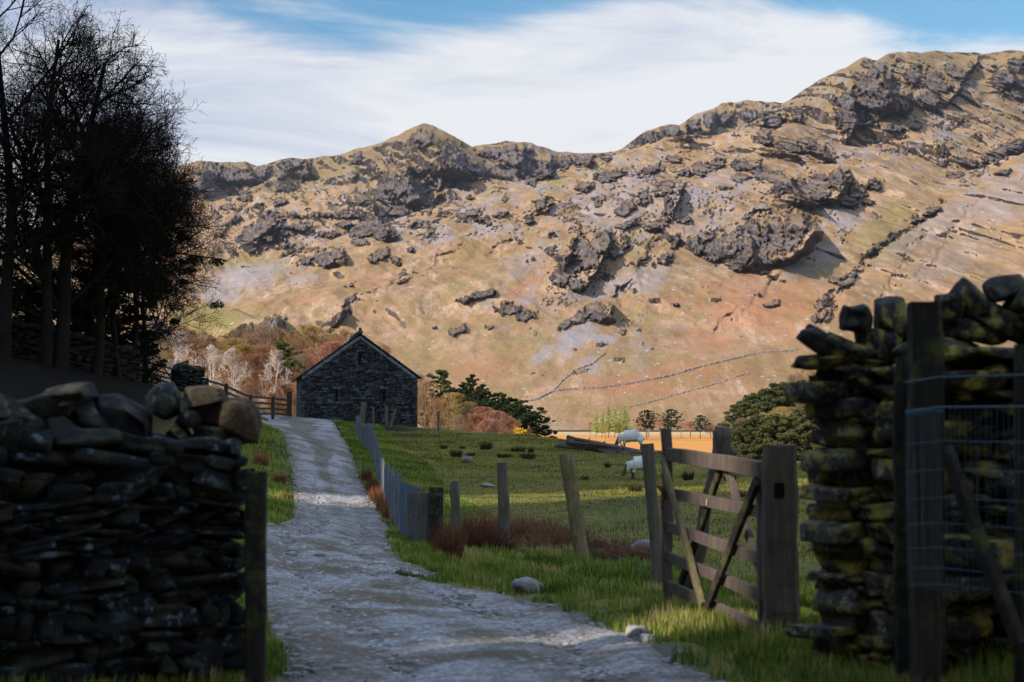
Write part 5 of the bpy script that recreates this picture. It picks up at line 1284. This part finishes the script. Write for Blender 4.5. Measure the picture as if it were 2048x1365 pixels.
def clump_pts(n, c, r, flat=.6):
    v = _rng.randn(n, 3); v /= np.linalg.norm(v, axis=1, keepdims=True); v *= (_rng.rand(n, 1) ** .45)
    return v * np.array([r, r, r * flat]) + c
def leaf_mesh(name, P, size, up=.0, asp=.45):
    n = len(P); a = _rng.randn(n, 3); a[:, 2] += up; a /= np.linalg.norm(a, axis=1, keepdims=True)
    b = np.cross(a, _rng.randn(n, 3)); b /= np.linalg.norm(b, axis=1, keepdims=True)
    s = (size * (.6 + .8 * _rng.rand(n)))[:, None]
    V = np.stack([P - a * s * .5, P + b * s * asp * .5, P + a * s * .5, P - b * s * asp * .5], 1).reshape(-1, 3)
    i = np.arange(n)[:, None] * 4; return np_mesh(name, V, np.concatenate([i, i + 1, i + 2, i + 3], 1))
def pine(seed, H, rw, nb=26, first=.3, clump=.5, per=90, leaf=.16, mat=None, tmat=None, cone=.5, droop=-.05, name='pine_tree'):
    """conifer: trunk, limbs and needle clumps. cone 0 = domed pine, 1 = narrow spruce"""
    rnd = random.Random(seed); S = []; P = []
    n = 10; q = np.array([0, 0, -.2]); 
    for i in range(n):
        q2 = q + np.array([rnd.gauss(0, .01) * H, rnd.gauss(0, .01) * H, H / n]); t = i / n
        S.append((q, q2, .028 * H * .5 * (1 - t * .9) + .02, .028 * H * .5 * (1 - (t + .1) * .9) + .02, 0)); q = q2
    axis = [s[0] for s in S] + [q]
    for i in range(nb):
        t = first + (1 - first) * (i + rnd.random()) / nb; f = t * n; k = min(int(f), n - 1); a = axis[k] + (axis[k + 1] - axis[k]) * (f - k)
        u = (t - first) / (1 - first)
        Lb = rw * ((1 - u) ** .8 * cone + (math.sin(math.pi * min(1, .22 + u * .78)) ** .6) * (1 - cone)) * (.6 + .6 * rnd.random()) + .12
        az = i * 2.4 + rnd.random(); e = a + np.array([math.cos(az) * Lb, math.sin(az) * Lb, Lb * (.25 + droop + .2 * rnd.random())])
        m_ = (a + e) / 2 + np.array([0, 0, -.06 * Lb]); S.append((a, m_, .02 * H * .12 + .012, .018, 1)); S.append((m_, e, .018, .01, 1))
        for w in (.45, .72, 1.):
            c = a + (e - a) * w + np.array([rnd.gauss(0, .12), rnd.gauss(0, .12), rnd.gauss(0, .08)]) * Lb
            kk = 1 - (.35 if cone < .6 else .68) * u
            P.append(clump_pts(int(per * (.6 + .6 * rnd.random()) * kk), c, clump * (.55 + .6 * rnd.random()) * kk, .5))
    root = tree_obj(S, name, tmat or BARKD, tmat or BARKD, 2, 6)
    link('crown', leaf_mesh('crown', np.concatenate(P), leaf, .3), mat, root); return root
PINEG = mat_c('pine_needles', (.014, .024, .010), (.040, .055, .020), 1.2, trans=.1)
PINEL = mat_c('light_pine_needles', (.04, .055, .018), (.10, .12, .035), 1.0, trans=.15)
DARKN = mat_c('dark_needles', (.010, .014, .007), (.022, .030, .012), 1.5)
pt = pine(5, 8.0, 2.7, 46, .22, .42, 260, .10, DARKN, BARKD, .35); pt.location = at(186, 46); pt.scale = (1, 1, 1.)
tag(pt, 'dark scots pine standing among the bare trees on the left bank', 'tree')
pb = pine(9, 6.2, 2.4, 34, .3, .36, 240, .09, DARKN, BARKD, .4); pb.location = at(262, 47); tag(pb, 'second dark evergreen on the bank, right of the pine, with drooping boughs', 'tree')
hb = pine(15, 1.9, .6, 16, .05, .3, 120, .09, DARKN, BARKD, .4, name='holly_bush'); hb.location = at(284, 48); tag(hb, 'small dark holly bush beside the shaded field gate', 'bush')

for k_, (px_, d_, s_, lb) in enumerate([(40, 47, 1.2, 'dark holly scrub at the foot of the leftmost trunk'), (150, 49, 1.3, 'dark holly scrub on the bank between the twin trunks and the pine'), (225, 50, 1.1, 'dark holly scrub below the drooping evergreen')]):
    h2 = copy_tree(hb); h2.location = at(px_, d_); h2.scale = (s_ * 2.6, s_ * 2, s_); h2.rotation_euler.z = k_; tag(h2, lb, 'bush')
# ---- woods behind the barn: bare trees of a few builds
def wood_proto(seed, H, rw, col1, col2, twig=.0125, nch=(11, 6, 5, 3), spread=.6, upl=.4, first=.2, name='bare_tree', multi=1):
    def env(q):
        z = q[2] / H; zc = .5; vz = (z - zc) / (.52) ; return (q[0] ** 2 + q[1] ** 2) / rw ** 2 + vz * vz < 1.08
    rnd = random.Random(seed); S = grow(rnd, H * .98, .02 * H, 4, nch, spread, first, upl, env, .58, twig, .17, multi=multi)
    tm = mat_c('grey_bark', (.10, .085, .07), (.24, .20, .17)); cm = mat_c('twigs_%d' % seed, col1, col2, 1.)
    r = tree_obj(S, name, tm, cm, 1, 6, twig * .9); return r, len(S)
WP = []
for sd, H, rw, c1, c2, mu in [(21, 8.5, 3.4, (.20, .105, .05), (.36, .21, .11), 1), (22, 9.5, 3.2, (.17, .10, .06), (.31, .20, .12), 1), (23, 7.5, 3.0, (.22, .10, .05), (.36, .19, .095), 2), (24, 8., 3.6, (.22, .14, .05), (.38, .26, .10), 1), (25, 6.5, 2.8, (.24, .105, .065), (.37, .19, .12), 2)]:
    r, n = wood_proto(sd, H, rw, c1, c2, multi=mu); WP.append((r, H)); 
print('wood segs', n)
used = set()
WLAB = ['rusty brown bare tree with a broad crown', 'tall greyish brown bare tree', 'reddish bare many stemmed tree', 'ochre tinged bare tree', 'low purplish brown bare tree']
def put_wood(k, px, d, topy, zb, where, group, name=None):
    where = where.replace('hand ', '')
    proto, H = WP[k]
    if k not in used: o = proto; used.add(k)
    else: o = copy_tree(proto)
    a, _ = ray(px, 700); x = a * d; z = gzs(x, d) if zb is None else zb
    Ht = W(px, topy, d)[2] - z; s = max(.25, Ht / H)
    o.location = (x, d, z); o.scale = (s * (.95 + .3 * _rng.rand()), s, s); o.rotation_euler = (0, 0, _rng.rand() * 6.28)
    tag(o, WLAB[k] + ' ' + where, 'tree', group); return o
skyl = lambda px: np.interp(px, [280, 330, 380, 430, 500, 540, 600, 640, 680, 720], [668, 672, 668, 690, 676, 688, 690, 680, 674, 700])
rw_ = random.Random(4)
for row, (d, dy) in enumerate([(104, 92), (114, 70), (125, 48), (138, 26), (150, 6), (162, -6)]):
    px = 255 + row * 9
    while px < (600 if d < 130 else 740):
        ty = skyl(px) + dy + rw_.gauss(0, 10)
        k = rw_.choice([0, 0, 1, 2, 2, 3, 4, 0, 1])
        put_wood(k, px, d + rw_.gauss(0, 2.5), ty, None, 'in the wood left of the barn' if px < 600 else 'showing above the barn roof', 'bare trees of the wood behind the barn')
        px += 27 + rw_.random() * 16
# white branched birches
bt, n = wood_proto(31, 8, 2.6, (.50, .40, .33), (.62, .52, .45), .02, (9, 6, 5, 2), .7, .3, .12, 'birch_tree'); bt.location = at(296, 84); s = (W(296, 640, 84)[2] - bt.location.z) / 8; bt.scale = (s, s, s)
tag(bt, 'pale barked birch with crooked white branches behind the shaded field gate', 'tree')
b2 = copy_tree(bt); b2.location = at(360, 92); s = (W(360, 668, 92)[2] - b2.location.z) / 8; b2.scale = (s, s, s); b2.rotation_euler.z = 2; tag(b2, 'second pale birch in the wood above the dark wall stub', 'tree')
for px_, d_, ty_, lb in [(415, 98, 694, 'pale birch rising above the rail fence near the wall stub'), (468, 101, 700, 'slim pale birch above the middle of the rail fence'), (548, 108, 704, 'pale birch in the wood nearest the left eave of the barn')]:
    b3 = copy_tree(bt); b3.location = at(px_, d_); s = (W(px_, ty_, d_)[2] - b3.location.z) / 8; b3.scale = (s * .8, s * .8, s); b3.rotation_euler.z = px_; tag(b3, lb, 'tree')
# right of the barn
for k, px, d, ty, wh in [(0, 850, 120, 765, 'close to the right end of the barn'), (1, 835, 128, 752, 'partly hidden by the barn corner'), (3, 905, 128, 790, 'below the two light pines'), (0, 880, 112, 800, 'in front of the light pines'), (3, 935, 122, 808, 'in front of the dark pines'), (4, 965, 118, 818, 'at the front edge of the conifers'), (4, 990, 116, 826, 'reddest, at the foot of the dark conifers'), (2, 945, 114, 832, 'by the field brow below the conifers'), (2, 1010, 124, 836, 'near the orange gorse'), (0, 862, 104, 818, 'nearest the single dark post'), (1, 918, 108, 832, 'low on the field brow'), (4, 980, 108, 842, 'lowest on the field brow')]:
    put_wood(k, px, d, ty, None, wh, 'bare trees right of the barn')
def put_pine(p, px, d, ty, label, H, base_py=None, cat='tree'):
    a, _ = ray(px, 700); x = a * d; z = gzs(x, d); s = (W(px, ty, d)[2] - z) / H
    p.location = (x, d, z); p.scale = (s, s, s); p.rotation_euler = (0, 0, _rng.rand() * 6); tag(p, label, cat, None); return p
PA = pine(41, 9, 2.4, 40, .3, .42, 170, .2, PINEL, None, .35); PB_ = pine(42, 10, 2.5, 64, .08, .50, 200, .2, PINEG, None, .85); PC = pine(43, 8, 3.0, 44, .30, .50, 190, .2, PINEG, None, .15)
PD = pine(44, 6, 3.0, 54, .03, .62, 200, .26, mat_c('olive_needles', (.035, .042, .014), (.085, .085, .03), .8), None, .2)
seen = set()
def cp(p):
    if p.name in seen: return copy_tree(p)
    seen.add(p.name); return p
for p, H, px, d, ty, lab in [(PA, 9, 881, 165, 738, 'light green pine, leftmost conifer beside the barn'), (PB_, 10, 947, 170, 745, 'tallest dark green spruce of the clump right of the barn'), (PB_, 10, 925, 166, 765, 'dark spruce tucked left of the tallest one'), (PB_, 10, 968, 164, 765, 'dark spruce just right of the tallest one'), (PB_, 10, 990, 160, 785, 'dark spruce on the falling edge of the clump'),
                          (PC, 8, 910, 155, 775, 'low olive pine between the light pine and the dark spruces'), (PC, 8, 1020, 165, 795, 'brownish domed pine near the right end of the clump'), (PC, 8, 1048, 160, 818, 'flat topped dark pine with bare stems over the gorse'), (PC, 8, 1070, 158, 828, 'outermost small pine of the clump'), (PC, 8, 960, 150, 800, 'low dark pine in front of the tallest spruce'), (PC, 8, 1000, 152, 808, 'low dark pine in front of the falling edge'),
                          (PB_, 10, 934, 175, 752, 'dark spruce behind the two tallest'), (PB_, 10, 1008, 158, 792, 'narrow dark spruce in the middle of the falling edge'), (PC, 8, 1032, 156, 806, 'dark pine beside the brownish domed one'), (PC, 8, 975, 162, 780, 'broad dark pine filling the middle of the clump'), (PB_, 10, 957, 160, 772, 'short dark spruce in front of the tallest'),
        (PA, 9, 572, 128, 682, 'single green pine among the bare wood left of the barn roof'), (PC, 8, 30, 75, 560, 'far dark pine glimpsed through the leftmost trunks')]:
    put_pine(cp(p), px, d, ty, lab, H)
# gorse and larches in the valley
LARCH = mat_c('larch_green', (.22, .30, .05), (.40, .48, .10), 1.0, trans=.3)
LP = pine(51, 10, 1.9, 34, .15, .5, 90, .34, LARCH, mat_c('larch_bark', (.14, .10, .07), (.2, .15, .1)), 1.0, name='larch_tree')
for i, (px, ty, lab) in enumerate([(1190, 822, 'bright green larch, first of the row in the valley'), (1203, 828, 'second larch, slightly shorter than the first'), (1216, 812, 'third larch, the palest and broadest'), (1228, 818, 'fourth larch from the left'), (1240, 820, 'fifth larch near the right end of the row'), (1252, 812, 'tall slim larch at the right end of the row')]):
    put_pine(cp(LP), px, 470 + (i % 2) * 12, ty, lab, 10); 
for i, (k, px, ty, lab) in enumerate([(0, 1275, 836, 'beside the larch row in the valley'), (2, 1296, 828, 'left of the small dark valley pine'), (0, 1318, 830, 'between the two dark valley pines'), (1, 1332, 834, 'just left of the second valley pine'), (0, 1362, 838, 'right of the second valley pine'), (4, 1380, 844, 'in the gap of the valley tree line'), (2, 1420, 846, 'low, right of the last valley pine'), (4, 1450, 842, 'in the scrub before the dark wooded knoll'), (3, 1180, 846, 'at the foot of the larch row'), (3, 1210, 848, 'under the larch row'), (3, 1236, 848, 'under the right half of the larch row'), (1, 1470, 846, 'at the edge of the dark wooded knoll')]):
    put_wood(k, px, 455 + (i % 3) * 14, ty, None, lab, 'bare trees of the valley tree line')
for px, ty, lab in [(1293, 820, 'small dark pine left in the valley tree line'), (1341, 818, 'taller dark pine in the middle of the valley tree line'), (1400, 830, 'round headed pine at the right end of the valley tree line')]:
    put_pine(cp(PC), px, 450, ty, lab, 8)
rw_ = random.Random(9)
for i in range(16):
    px_ = 1482 + i * 10
    if i % 2:
        put_pine(cp(PD), px_, 232 + rw_.random() * 8, 842 - (px_ - 1482) * .2 + rw_.gauss(0, 4), 'low dark evergreen scrub at the foot of the knoll', 6)['group'] = 'low scrub trees at the foot of the knoll'; continue
    put_wood(rw_.choice([0, 1, 3]), px_, 236 + rw_.random() * 8, 838 - (px_ - 1482) * .22 + rw_.gauss(0, 5), None, 'low at the foot of the knoll', 'low scrub trees at the foot of the knoll')
KN = [(1500,806),(1520,790),(1545,778),(1570,765),(1590,752),(1612,745),(1490,824),(1530,810),(1560,800),(1590,790),(1620,770),(1512,830),(1545,828),(1580,820),(1610,810),(1640,760),(1640,800)]
for i, (px, ty) in enumerate(KN):
    ev = i in (0, 1, 2, 3, 6, 7, 8, 11)
    if ev: put_pine(cp(PD), px, 250 + i * 3, ty, ['dark evergreen'][0] + ' at the %s of the knoll beside the right wall' % ['lower left', 'left shoulder', 'upper middle', 'near the top', '', '', 'left foot', 'front left', 'front middle', '', '', 'bottom front'][i], 6)
    else: put_wood(rw_.choice([0, 1]), px, 250 + i * 3, ty, None, 'on the wooded knoll beside the right hand wall', 'bare trees on the wooded knoll')
gm = MB(); p = at(1030, 140); z = W(1030, 868, 140)[2]
link_me = leaf_mesh('gorse_bush', clump_pts(900, np.array([0, 0, .6]), 1.3, .6), .16, .4); o = link('gorse_bush', link_me, mat_c('gorse', (.55, .30, .02), (.75, .48, .03), 1.)); o.location = (p[0], 140, z - .6); tag(o, 'bright orange yellow gorse bush under the dark pines', 'bush')

# ---- rushes and bracken
def tuft(seed, n, h, r, lean=.5):
    rs = np.random.RandomState(seed); a = rs.rand(n) * 6.28; q = rs.rand(n) ** .6 * r
    B = np.stack([np.cos(a) * q, np.sin(a) * q, a * 0], -1); ln = rs.rand(n) * lean; b = a + rs.randn(n) * .6
    T = B + np.stack([np.cos(b) * ln, np.sin(b) * ln, np.sqrt(1 - np.minimum(ln, .95) ** 2)], -1) * (h * (.5 + .6 * rs.rand(n)))[:, None]
    M = (B + T) / 2 + np.array([0, 0, h * .08]); w = .006 + h * .012; c = rs.rand(n) * 6.28; S = np.stack([np.cos(c), np.sin(c), c * 0], -1) * w
    V = np.stack([B - S, B + S, M + S * .8, M - S * .8, T], 1).reshape(-1, 3); i = np.arange(n) * 5
    return np_mesh('tuft', V, np.concatenate([np.stack([i, i + 1, i + 2], 1), np.stack([i, i + 2, i + 3], 1), np.stack([i + 3, i + 2, i + 4], 1)]))
RUSH = mat_c('rust_rush', (.09, .035, .018), (.25, .12, .06), 6., trans=.2); RUSHG = mat_c('dark_rush', (.03, .032, .015), (.09, .07, .03), 4., trans=.2); BRACK = mat_c('dead_bracken', (.15, .055, .03), (.30, .14, .07), 5., trans=.2)
def rush(me, mat, px, py, w, h, label, name='rush_clump', group=None):
    if len(me.materials) == 0: me.materials.append(mat)
    o = bpy.data.objects.new(name, me); COL.objects.link(o); p = G(px, py); s = p[1] / FPX
    o.location = p - np.array([0, 0, .03]); o.scale = (w * s / 1.0, w * s / 1.0, h * s / .9); o.rotation_euler = (0, 0, _rng.rand() * 6); tag(o, label, 'rushes', group)
RT = [tuft(61 + i, 420, 1., .5, .75) for i in range(3)]; RTG = [tuft(71 + i, 260, 1., .5, .7) for i in range(2)]; BT = [tuft(81 + i, 360, 1., .5, .95) for i in range(2)]
for i, (px, py, w, h, lab) in enumerate([(897,1118,50,75,'rust brown rushes between the corner post and its neighbour'),(935,1108,70,70,'rust brown rush clump right of the second fence post'),(975,1080,90,60,'tall rust brown rushes behind the third fence post'),(965,1112,90,66,'red brown rushes at the foot of the third fence post'),(1030,1090,50,52,'rush clump just right of the third fence post'),
                     (1075,1090,70,62,'tall rust rushes between the third and fourth fence posts'),(1105,1105,80,60,'broad rust rushes left of the yellowish fence post'),(1140,1100,60,50,'rushes against the foot of the yellowish fence post'),(1055,1112,90,42,'low flattened rushes below the wire'),
                     (1215,1115,80,46,'flattened rust rushes right of the yellowish fence post'),(1250,1122,80,36,'low red rushes along the field edge before the gate'),(1285,1125,60,42,'rust rushes by the dark boulder at the gate'),(1182,1106,50,34,'small dark rush clump at the leaning post')]):
    rush(RT[i % 3], RUSH, px, py, w, h, lab)
for i, (px, py, w, h) in enumerate([(912,914,26,22),(888,898,16,14),(972,900,26,24),(1008,916,30,14),(1030,904,16,14),(1042,904,18,16),(1056,918,30,18),(942,912,18,12),(1270,984,28,24),(1376,960,26,26),(1460,962,26,20),(1215,936,12,18),(1170,960,16,14),(1062,906,12,18),(1480,995,22,20),(925,898,12,10)]):
    rush(RTG[i % 2], RUSHG, px, py, w * .8, h * .8, 'small dark rush tuft dotted over the sheep field', 'rush_tuft', 'dark rush tufts in the sheep field')
for i, (px, py, w, h, lab) in enumerate([(733,962,16,30,'brown bracken at the foot of the track fence, farthest up'),(744,985,20,34,'brown bracken along the middle of the track fence'),(757,1005,28,36,'dead bracken beside the track fence below the middle'),(770,1022,30,40,'dead bracken along the lower track fence'),(785,1040,34,46,'tall red brown bracken near the end of the track fence'),(800,1056,24,44,'red brown bracken touching the blue mesh'),
                     (522,930,24,30,'brown bracken on the left bank above the wall end'),(560,965,20,20,'brown bracken at the left edge of the track'),(575,1000,18,18,'low bracken at the left track edge below')]):
    rush(BT[i % 2], BRACK, px, py, w, h, lab, 'bracken_clump')

# ---- fallen timber in the field
lp = at(1215, 55); lo = empty('log_pile', lp, 0, 'fallen dead branches and trunks lying on the field beside the sheep', 'logs'); lo_ = np.array(lp)
def fp_(px, py, d=None):
    p = G(px, py) if d is None else W(px, py, d); return p
for pts, r in [([(1118,890),(1160,896),(1220,905),(1300,915)], .10), ([(1133,882),(1180,892),(1240,903),(1325,914)], .11), ([(1135,874),(1165,884),(1200,896),(1215,908)], .08), ([(1110,893),(1140,890),(1175,899)], .05), ([(1150,878),(1200,886),(1255,899)], .06), ([(1205,910),(1250,912),(1290,908)], .05), ([(1165,902),(1172,890),(1180,876)], .03), ([(1222,906),(1228,896),(1226,888)], .03), ([(1180,886),(1240,896),(1290,905)], .09), ([(1150,885),(1200,890),(1210,884)], .05), ([(1235,903),(1245,893),(1240,885)], .04), ([(1195,900),(1230,908),(1238,912)], .06), ([(1260,905),(1300,908),(1350,918)], .08)]:
    mb = MB(); P = [W(a, b, 56 + k * .25 + _rng.rand() * .3) for k, (a, b) in enumerate(pts)]
    for q in P: q[2] = max(q[2], gzs(q[0], q[1]) + r * .4)
    n = len(P); tube(mb, [q - lo_ for q in P], [r * (1.1 - .7 * i / n) for i in range(n)], 8, rough=.3); mb.build('log', M_LOG, lo, smooth=True)

# ---- sheep
def sheep(label, px, py, d, Lm, heading, graze=True, lying=False):
    """one continuous skin: trunk, neck, head and four jointed legs"""
    J = {}; E = []
    def a(n, p, r): J[n] = (np.array(p, float), r)
    a('rump', (-.42, 0, .58), .20); a('loin', (-.2, 0, .62), .26); a('mid', (0, 0, .60), .28); a('chest', (.25, 0, .58), .25); a('neck', (.42, 0, .60 if not graze else .52), .17)
    if graze: a('poll', (.56, 0, .36), .105); a('face', (.64, 0, .22), .07); a('muz', (.69, 0, .12), .05)
    else: a('poll', (.56, 0, .78), .105); a('face', (.68, 0, .76), .075); a('muz', (.78, 0, .70), .052)
    E += [('rump', 'loin'), ('loin', 'mid'), ('mid', 'chest'), ('chest', 'neck'), ('neck', 'poll'), ('poll', 'face'), ('face', 'muz')]
    for s, nm in ((1, 'l'), (-1, 'r')):
        a('fs' + nm, (.27, .12 * s, .42), .10); a('fk' + nm, (.28, .12 * s, .23), .045); a('ff' + nm, (.27, .12 * s, .02), .035); E += [('chest', 'fs' + nm), ('fs' + nm, 'fk' + nm), ('fk' + nm, 'ff' + nm)]
        a('ht' + nm, (-.36, .13 * s, .42), .13); a('hk' + nm, (-.44, .13 * s, .26), .05); a('hf' + nm, (-.40, .13 * s, .02), .036); E += [('rump', 'ht' + nm), ('ht' + nm, 'hk' + nm), ('hk' + nm, 'hf' + nm)]
        a('ear' + nm, tuple(J['poll'][0] + np.array([-.02, .13 * s, .03])), .022); E.append(('poll', 'ear' + nm))
    a('tail', (-.60, 0, .48), .05); E.append(('rump', 'tail'))
    names = list(J); me = bpy.data.meshes.new('sheep'); me.from_pydata([J[n][0].tolist() for n in names], [(names.index(x), names.index(y)) for x, y in E], [])
    o = bpy.data.objects.new('sheep', me); COL.objects.link(o)
    sk = o.modifiers.new('skin', 'SKIN'); sk.use_smooth_shade = True
    for i, n in enumerate(names):
        v = me.skin_vertices[0].data[i]; v.radius = (J[n][1], J[n][1]); v.use_root = (n == 'mid')
    sb = o.modifiers.new('sub', 'SUBSURF'); sb.levels = 2; sb.render_levels = 2
    dg = bpy.context.evaluated_depsgraph_get(); dg.update(); em = bpy.data.meshes.new_from_object(o.evaluated_get(dg)); o.modifiers.clear(); o.data = em
    # shaggy fleece on the trunk, sparse elsewhere
    n = len(em.vertices); co = np.empty(n * 3); em.vertices.foreach_get('co', co); co = co.reshape(-1, 3)
    nr = np.empty(n * 3); em.vertices.foreach_get('normal', nr); nr = nr.reshape(-1, 3)
    wool = sstep(.24, .32, co[:, 2]) * (1 - sstep(.50, .56, co[:, 0]))
    co += nr * (wool * fbm(co[:, 0] * 14 + co[:, 1] * 9, co[:, 2] * 14, 3, 801) * .035)[:, None]
    em.vertices.foreach_set('co', co.ravel()); attr(em, 'wool', wool); em.materials.clear(); em.materials.append(SHM); em.update()
    a_, _ = ray(px, 900); x = a_ * d; z = gzs(x, d); s = Lm / 1.2
    o.location = (x, d, z - .02 - (.30 * s if lying else 0)); o.scale = (s, s, s); o.rotation_euler = (0, 0, heading); tag(o, label, 'sheep', 'sheep grazing in the field'); return o
m = NT('fleece', .95, .1); co = m.coord('Object'); c = m.mix(m.noise(9., co, 4), (.52, .50, .45), (.78, .76, .70)); m.col(m.mix(m.ramp(m.at('wool'), [(.2, 1.), (.6, 0.)]), c, (.10, .09, .08))); m.bump(m.noise(22., co, 4), .6, .04); SHM = m.m
sheep('white sheep grazing with its head down just left of the gate', 1281, 962, 44., 1.02, R(188))
sheep('white sheep with a black patch grazing beyond the fallen branches', 1262, 902, 62., 1.25, R(176))
sheep('pale sheep resting in the sunlight behind the post at the gate end', 1314, 897, 76., 1.3, R(10), graze=False, lying=True)

# ---- far walls on the fell, valley boundary posts
def far_wall(label, pts, h=1.3):
    mb = MB(); P = []
    dg = bpy.context.evaluated_depsgraph_get(); dg.update(); fe = bpy.data.objects['fells']
    for (x0, y0), (x1, y1) in zip(pts[:-1], pts[1:]):
        k = max(2, int(abs(x1 - x0) / 5 + abs(y1 - y0) / 5))
        for i in range(k):
            px = x0 + (x1 - x0) * i / k; py = y0 + (y1 - y0) * i / k; a, b = ray(px, py); dr = Vector((a, 1, b)).normalized()
            ok, loc, nor, _ = fe.ray_cast(Vector((0, 0, CAMZ)), dr)
            if ok: P.append(np.array(loc))
    for A, B in zip(P[:-1], P[1:]):
        if np.linalg.norm(A - B) < 90:
            bar(mb, A + [0, 0, h * .2], B + [0, 0, h * .2], .9, h * (.55 + .5 * _rng.rand()), .15, n=4, wob=.28)
    if mb.n:
        O = P[0]; mb.v = [v - O for v in mb.v]; o = mb.build('fell_wall', bpy.data.materials.get('far_wall_stone') or plain('far_wall_stone', (.26, .215, .19)), None); o.location = O; tag(o, label, 'wall')
far_wall('long dark stone wall crossing the foot of the fell from the pines towards the right', [(1040,806),(1075,800),(1105,784),(1140,780),(1200,777),(1260,768),(1330,755),(1400,735),(1470,718),(1520,706),(1600,702)], 1.5)
far_wall('broken stone wall climbing from the long fell wall to the grey scree', [(1105,784),(1125,762),(1150,742),(1185,728),(1212,705)], 1.2)
far_wall('pale rubble wall slanting across the lower fell at the right', [(1255,815),(1300,805),(1370,785),(1440,765),(1500,745)], .7)
vf = empty('valley_fence', at(1500, 260), 0, 'distant line of thin posts along the orange marsh beyond the gate', 'fence'); vo = np.array(vf.location)
for i in range(26):
    px = 1450 + i * 7; q = at(px, 250); mb = MB(); bar(mb, q - vo, q + [0, 0, 1.3] - vo, .16, .16, n=1, up=(0, 1, 0)); mb.build('post', M_POST, vf)

# ---- added light blocker: leaf clumps overhead and behind the camera, out of view, darkening both walls
def add_shade_canopy():
    P = []
    for i in range(330):
        c = np.array([-13 + 24 * _rng.rand(), -15 + 15.5 * _rng.rand() , 3.9 + 6.5 * _rng.rand()])
        P.append(clump_pts(170, c, 1.5, .6))
    o = link('shade_canopy', leaf_mesh('shade_canopy', np.concatenate(P), .42, .4), DARKN); tag(o, 'unseen dark boughs added behind the gateway to block sky light', 'foliage', kind='stuff')
add_shade_canopy()

# ---- the air of the valley: a closed box of thin even haze round everything, sky outside it
def haze():
    mb = MB(); box(mb, (0, 800, 330), (9000, 8400, 720)); m = bpy.data.materials.new('air'); m.use_nodes = True; t = m.node_tree; t.nodes.clear()
    out = t.nodes.new('ShaderNodeOutputMaterial'); v = t.nodes.new('ShaderNodeVolumePrincipled'); t.links.new(v.outputs[0], out.inputs['Volume'])
    v.inputs['Color'].default_value = (.80, .86, 1, 1); v.inputs['Density'].default_value = HAZE_D; v.inputs['Anisotropy'].default_value = .2
    o = mb.build('haze', m); tag(o, 'thin bluish air lying over the whole valley', 'haze', kind='stuff')
HAZE_D = .000022
if HAZE_D > 0: haze()
